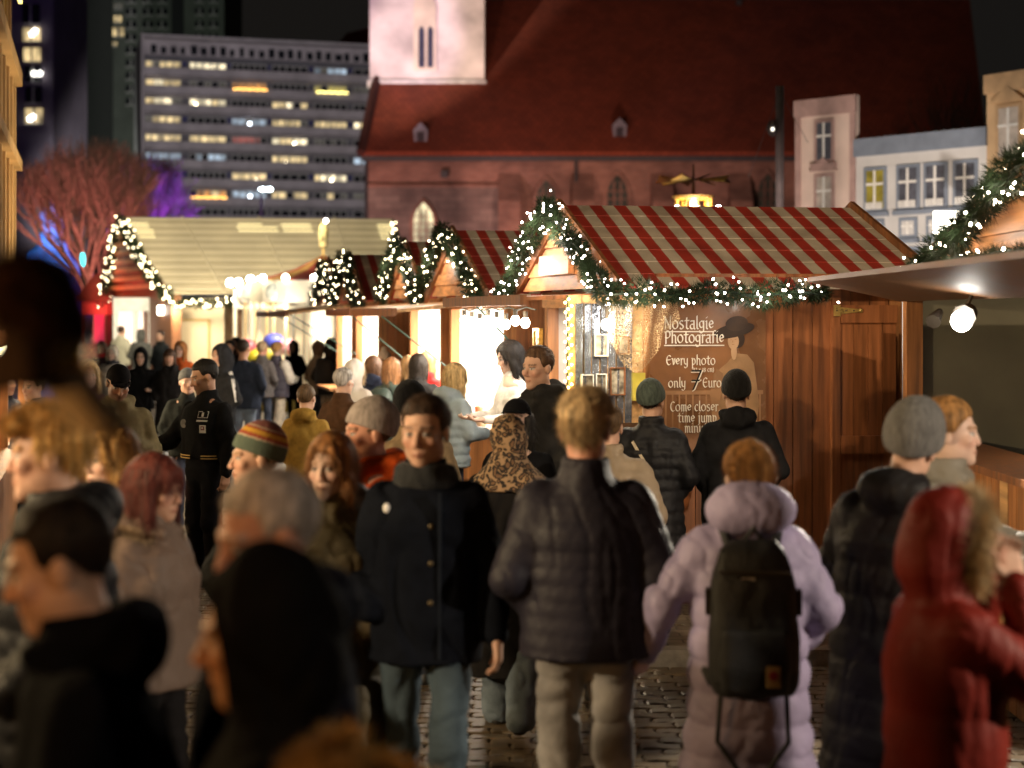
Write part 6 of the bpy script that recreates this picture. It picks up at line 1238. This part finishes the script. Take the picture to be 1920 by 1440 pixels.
person('man in dark anorak with grey beanie behind the varsity jacket',352,690,185,20,skin=FAIR,hair=('short',(.05,.03,.02)),hat=('beanie',(.12,.12,.12)),col=(.02,.022,.02),aL='pocket',aR='pocket')
person('woman in plum coat with blond bob behind the phone man',165,676,205,25,skin=PALE,hair=('bob',(.5,.34,.15)),col=(.09,.03,.05),aL='pocket',aR='pocket',hem=.5)
person('boy in mustard jacket beside the striped beanie woman',575,722,215,168,skin=FAIR,hair=('short',(.1,.06,.03)),col=(.32,.19,.04),hood='down',aL='pocket',aR='pocket')
person('man with grey hair in brown leather coat near the queue',645,690,205,150,skin=FAIR,hair=('short',(.4,.37,.34)),col=(.07,.035,.018),aL='pocket',aR='pocket',hem=.6)
# ---- backpacks
def backpack(label,root,sc,col,dx=0,y0=.20,details=True):
    bp_=thing('backpack',label,'backpack',(0,0,0)); bp_.matrix_world=Matrix.Identity(4); TW.pop(bp_.name,None)
    bp_.location=root.location; bp_.rotation_euler=root.rotation_euler; bp_.scale=root.scale
    f=Field(); f.loft([(.95,dx,y0+.08,.145,.085),(1.0,dx,y0+.09,.165,.10),(1.15,dx,y0+.095,.168,.105),(1.30,dx,y0+.085,.155,.09),(1.40,dx,y0+.07,.12,.06),(1.43,dx,y0+.06,.08,.03)],.02,None,3.0)
    Vs,Fs=f.run(.012 if details else .022); m=mat('backpack_nylon',col,.6,9,.25,.4,60,spec=.4); link('pack_body',npmesh('pack_body',Vs,Fs,m,None,lambda V:.005*wnoise(V,7,14)+.003*wnoise(V,8,30)),bp_)
    if details:
        g=Field(); g.loft([(.97,dx,y0+.17,.12,.035),(1.05,dx,y0+.18,.13,.045),(1.17,dx,y0+.18,.125,.035)],.02,None,3.5); Vs,Fs=g.run(.011); link('front_pocket',npmesh('front_pocket',Vs,Fs,m,None,lambda V:.003*wnoise(V,9,18)),bp_)
        for sg in(1,-1):
            MB().tube([(dx+.07*sg,y0+.05,1.36),(dx+.10*sg,.13,1.445),(dx+.125*sg,.0,1.47),(dx+.14*sg,-.15,1.38),(dx+.15*sg,-.18,1.2),(dx+.19*sg,-.02,1.02),(dx+.15*sg,y0+.04,.98)],.019,6).build('strap',m,bp_,True)
            MB().tube([(dx+.12*sg,y0+.1,.95),(dx+.13*sg,y0+.07,.80),(dx+.05*sg,y0+.05,.70),(dx+.01*sg,y0+.06,.62)],.010,5).build('hanging_strap',m,bp_,True)
            MB().box((dx+.165*sg-.010,y0+.06,1.2),(dx+.165*sg+.010,y0+.11,1.28)).build('side_buckle',sock,bp_)
        MB().tube([(dx-.13,y0+.17,1.34),(dx+.13,y0+.17,1.34)],.006,5).build('zip',sock,bp_); MB().tube([(dx-.03,y0+.07,1.43),(dx,y0+.09,1.47),(dx+.03,y0+.07,1.43)],.009,5).build('grab_handle',m,bp_)
        MB().box((dx-.085,y0+.2265,1.00),(dx-.035,y0+.232,1.065)).build('logo_patch',mat('ochre_leather',(.55,.32,.10),.7,9,.15,0),bp_)
        o=MB().lathe([(.002,-.001),(.015,0),(.017,.001),(.002,.0015)],10).build('logo_mark',mat('red_mark',(.42,.03,.03),.7,9,.1,0),bp_); o.location=(dx-.06,y0+.233,1.037); o.rotation_euler=(R(-90),0,0)
        MB().box((dx+.0,y0+.163,1.315),(dx+.05,y0+.168,1.325)).build('label',ws_,bp_)
    return bp_
bk=backpack('black roll top backpack with ochre square patch on lavender coat',pL,1,(.032,.034,.038),0,.16)
for o in bk.children: o.scale.z=1.18; o.location.z+=-.265 if o.name.startswith('logo_mark')==False else -.265+1.037*.18
bt=[o for o in COL.objects if o.get('label','').startswith('tall person in black jacket')][0]
backpack('black backpack on the tall person with the grey hood',bt,1,(.015,.015,.015),0,.16,False)
dg=[o for o in COL.objects if o.get('label','').startswith('woman with long brown hair in dark green')][0]
backpack('dark green backpack in the stall queue',dg,1,(.04,.06,.05),0,.14,False)

# ---- dark brown fur pompom held up close to the lens by a beige gloved hand that reaches in from the left
q=P(72,565,2.05); hf=Field(); hf.ell((0,0,0),(.050,.05,.056),.02); hf.ell((.014,0,-.03),(.044,.044,.034),.02); hf.ell((-.02,-.01,.024),(.034,.034,.036),.02); Vs,Fs=hf.run(.006); FHM=mat('dark_brown_fur',(.09,.035,.012),.95,40,.5,.9,60)
fh=link('fur_pompom',npmesh('fur_pompom',Vs,Fs,FHM,None,lambda V:.004*wnoise(V,3,60)),None,q); tag(fh,'dark brown fur pompom with beige knit tail held up close at the left','pompom')
rnd=random.Random(8); F=MB(); nv=len(fh.data.vertices)
for i in range(6000):
    v=fh.data.vertices[rnd.randrange(nv)]; d_=(v.normal+Vector((rnd.gauss(0,.5),rnd.gauss(0,.5),rnd.gauss(-.3,.5)))).normalized(); sd=d_.orthogonal().normalized()*.0008; n=len(F.v); F.v+=[tuple(v.co-sd),tuple(v.co+sd),tuple(v.co+d_*rnd.uniform(.01,.025))]; F.f.append((n,n+1,n+2))
o=F.build('fur',FHM,fh); o['kind']='stuff'
MB().lathe([(.036,-.048),(.044,-.054),(.044,-.088),(.036,-.096)],18,(.02,0,0)).build('gold_band',mat('gold_foil',(.75,.45,.12),.25,12,.4,.4,20,metal=.8),fh,True)
tl=Field(); tl.cap((.02,0,-.08),(.045,-.005,-.11),.02,.024,.02); tl.cap((.045,-.005,-.11),(.085,0,-.155),.024,.024,.02); tl.cap((.03,.01,-.1),(.065,.01,-.145),.022,.022,.02); Vs,Fs=tl.run(.007); link('knit_tail',npmesh('knit_tail',Vs,Fs,cloth((.7,.55,.36),'knit'),None,lambda V:.004*wnoise(V,5,40,(1,1,.4))),fh)
gf=Field(); gf.cap((-.045,.0,-.088),(-.30,.05,-.10),.03,.05,.02)
for i,o_ in enumerate((-.085,-.068,-.05,-.034)): gf.cap((-.035,-.03,o_-.02),(.0,-.045,o_-.018),.010,.009,.008); gf.cap((.0,-.045,o_-.018),(.028,-.038,o_-.016),.009,.008,.006)
gf.cap((-.03,-.03,-.04),(.0,-.04,-.028),.011,.009,.008)
Vs,Fs=gf.run(.006); gl_=link('gloved_hand',npmesh('gloved_hand',Vs,Fs,cloth((.05,.03,.02),'knit'),None,None),None,q); tag(gl_,'dark gloved hand reaching in from the left with the fur pompom hat','glove')
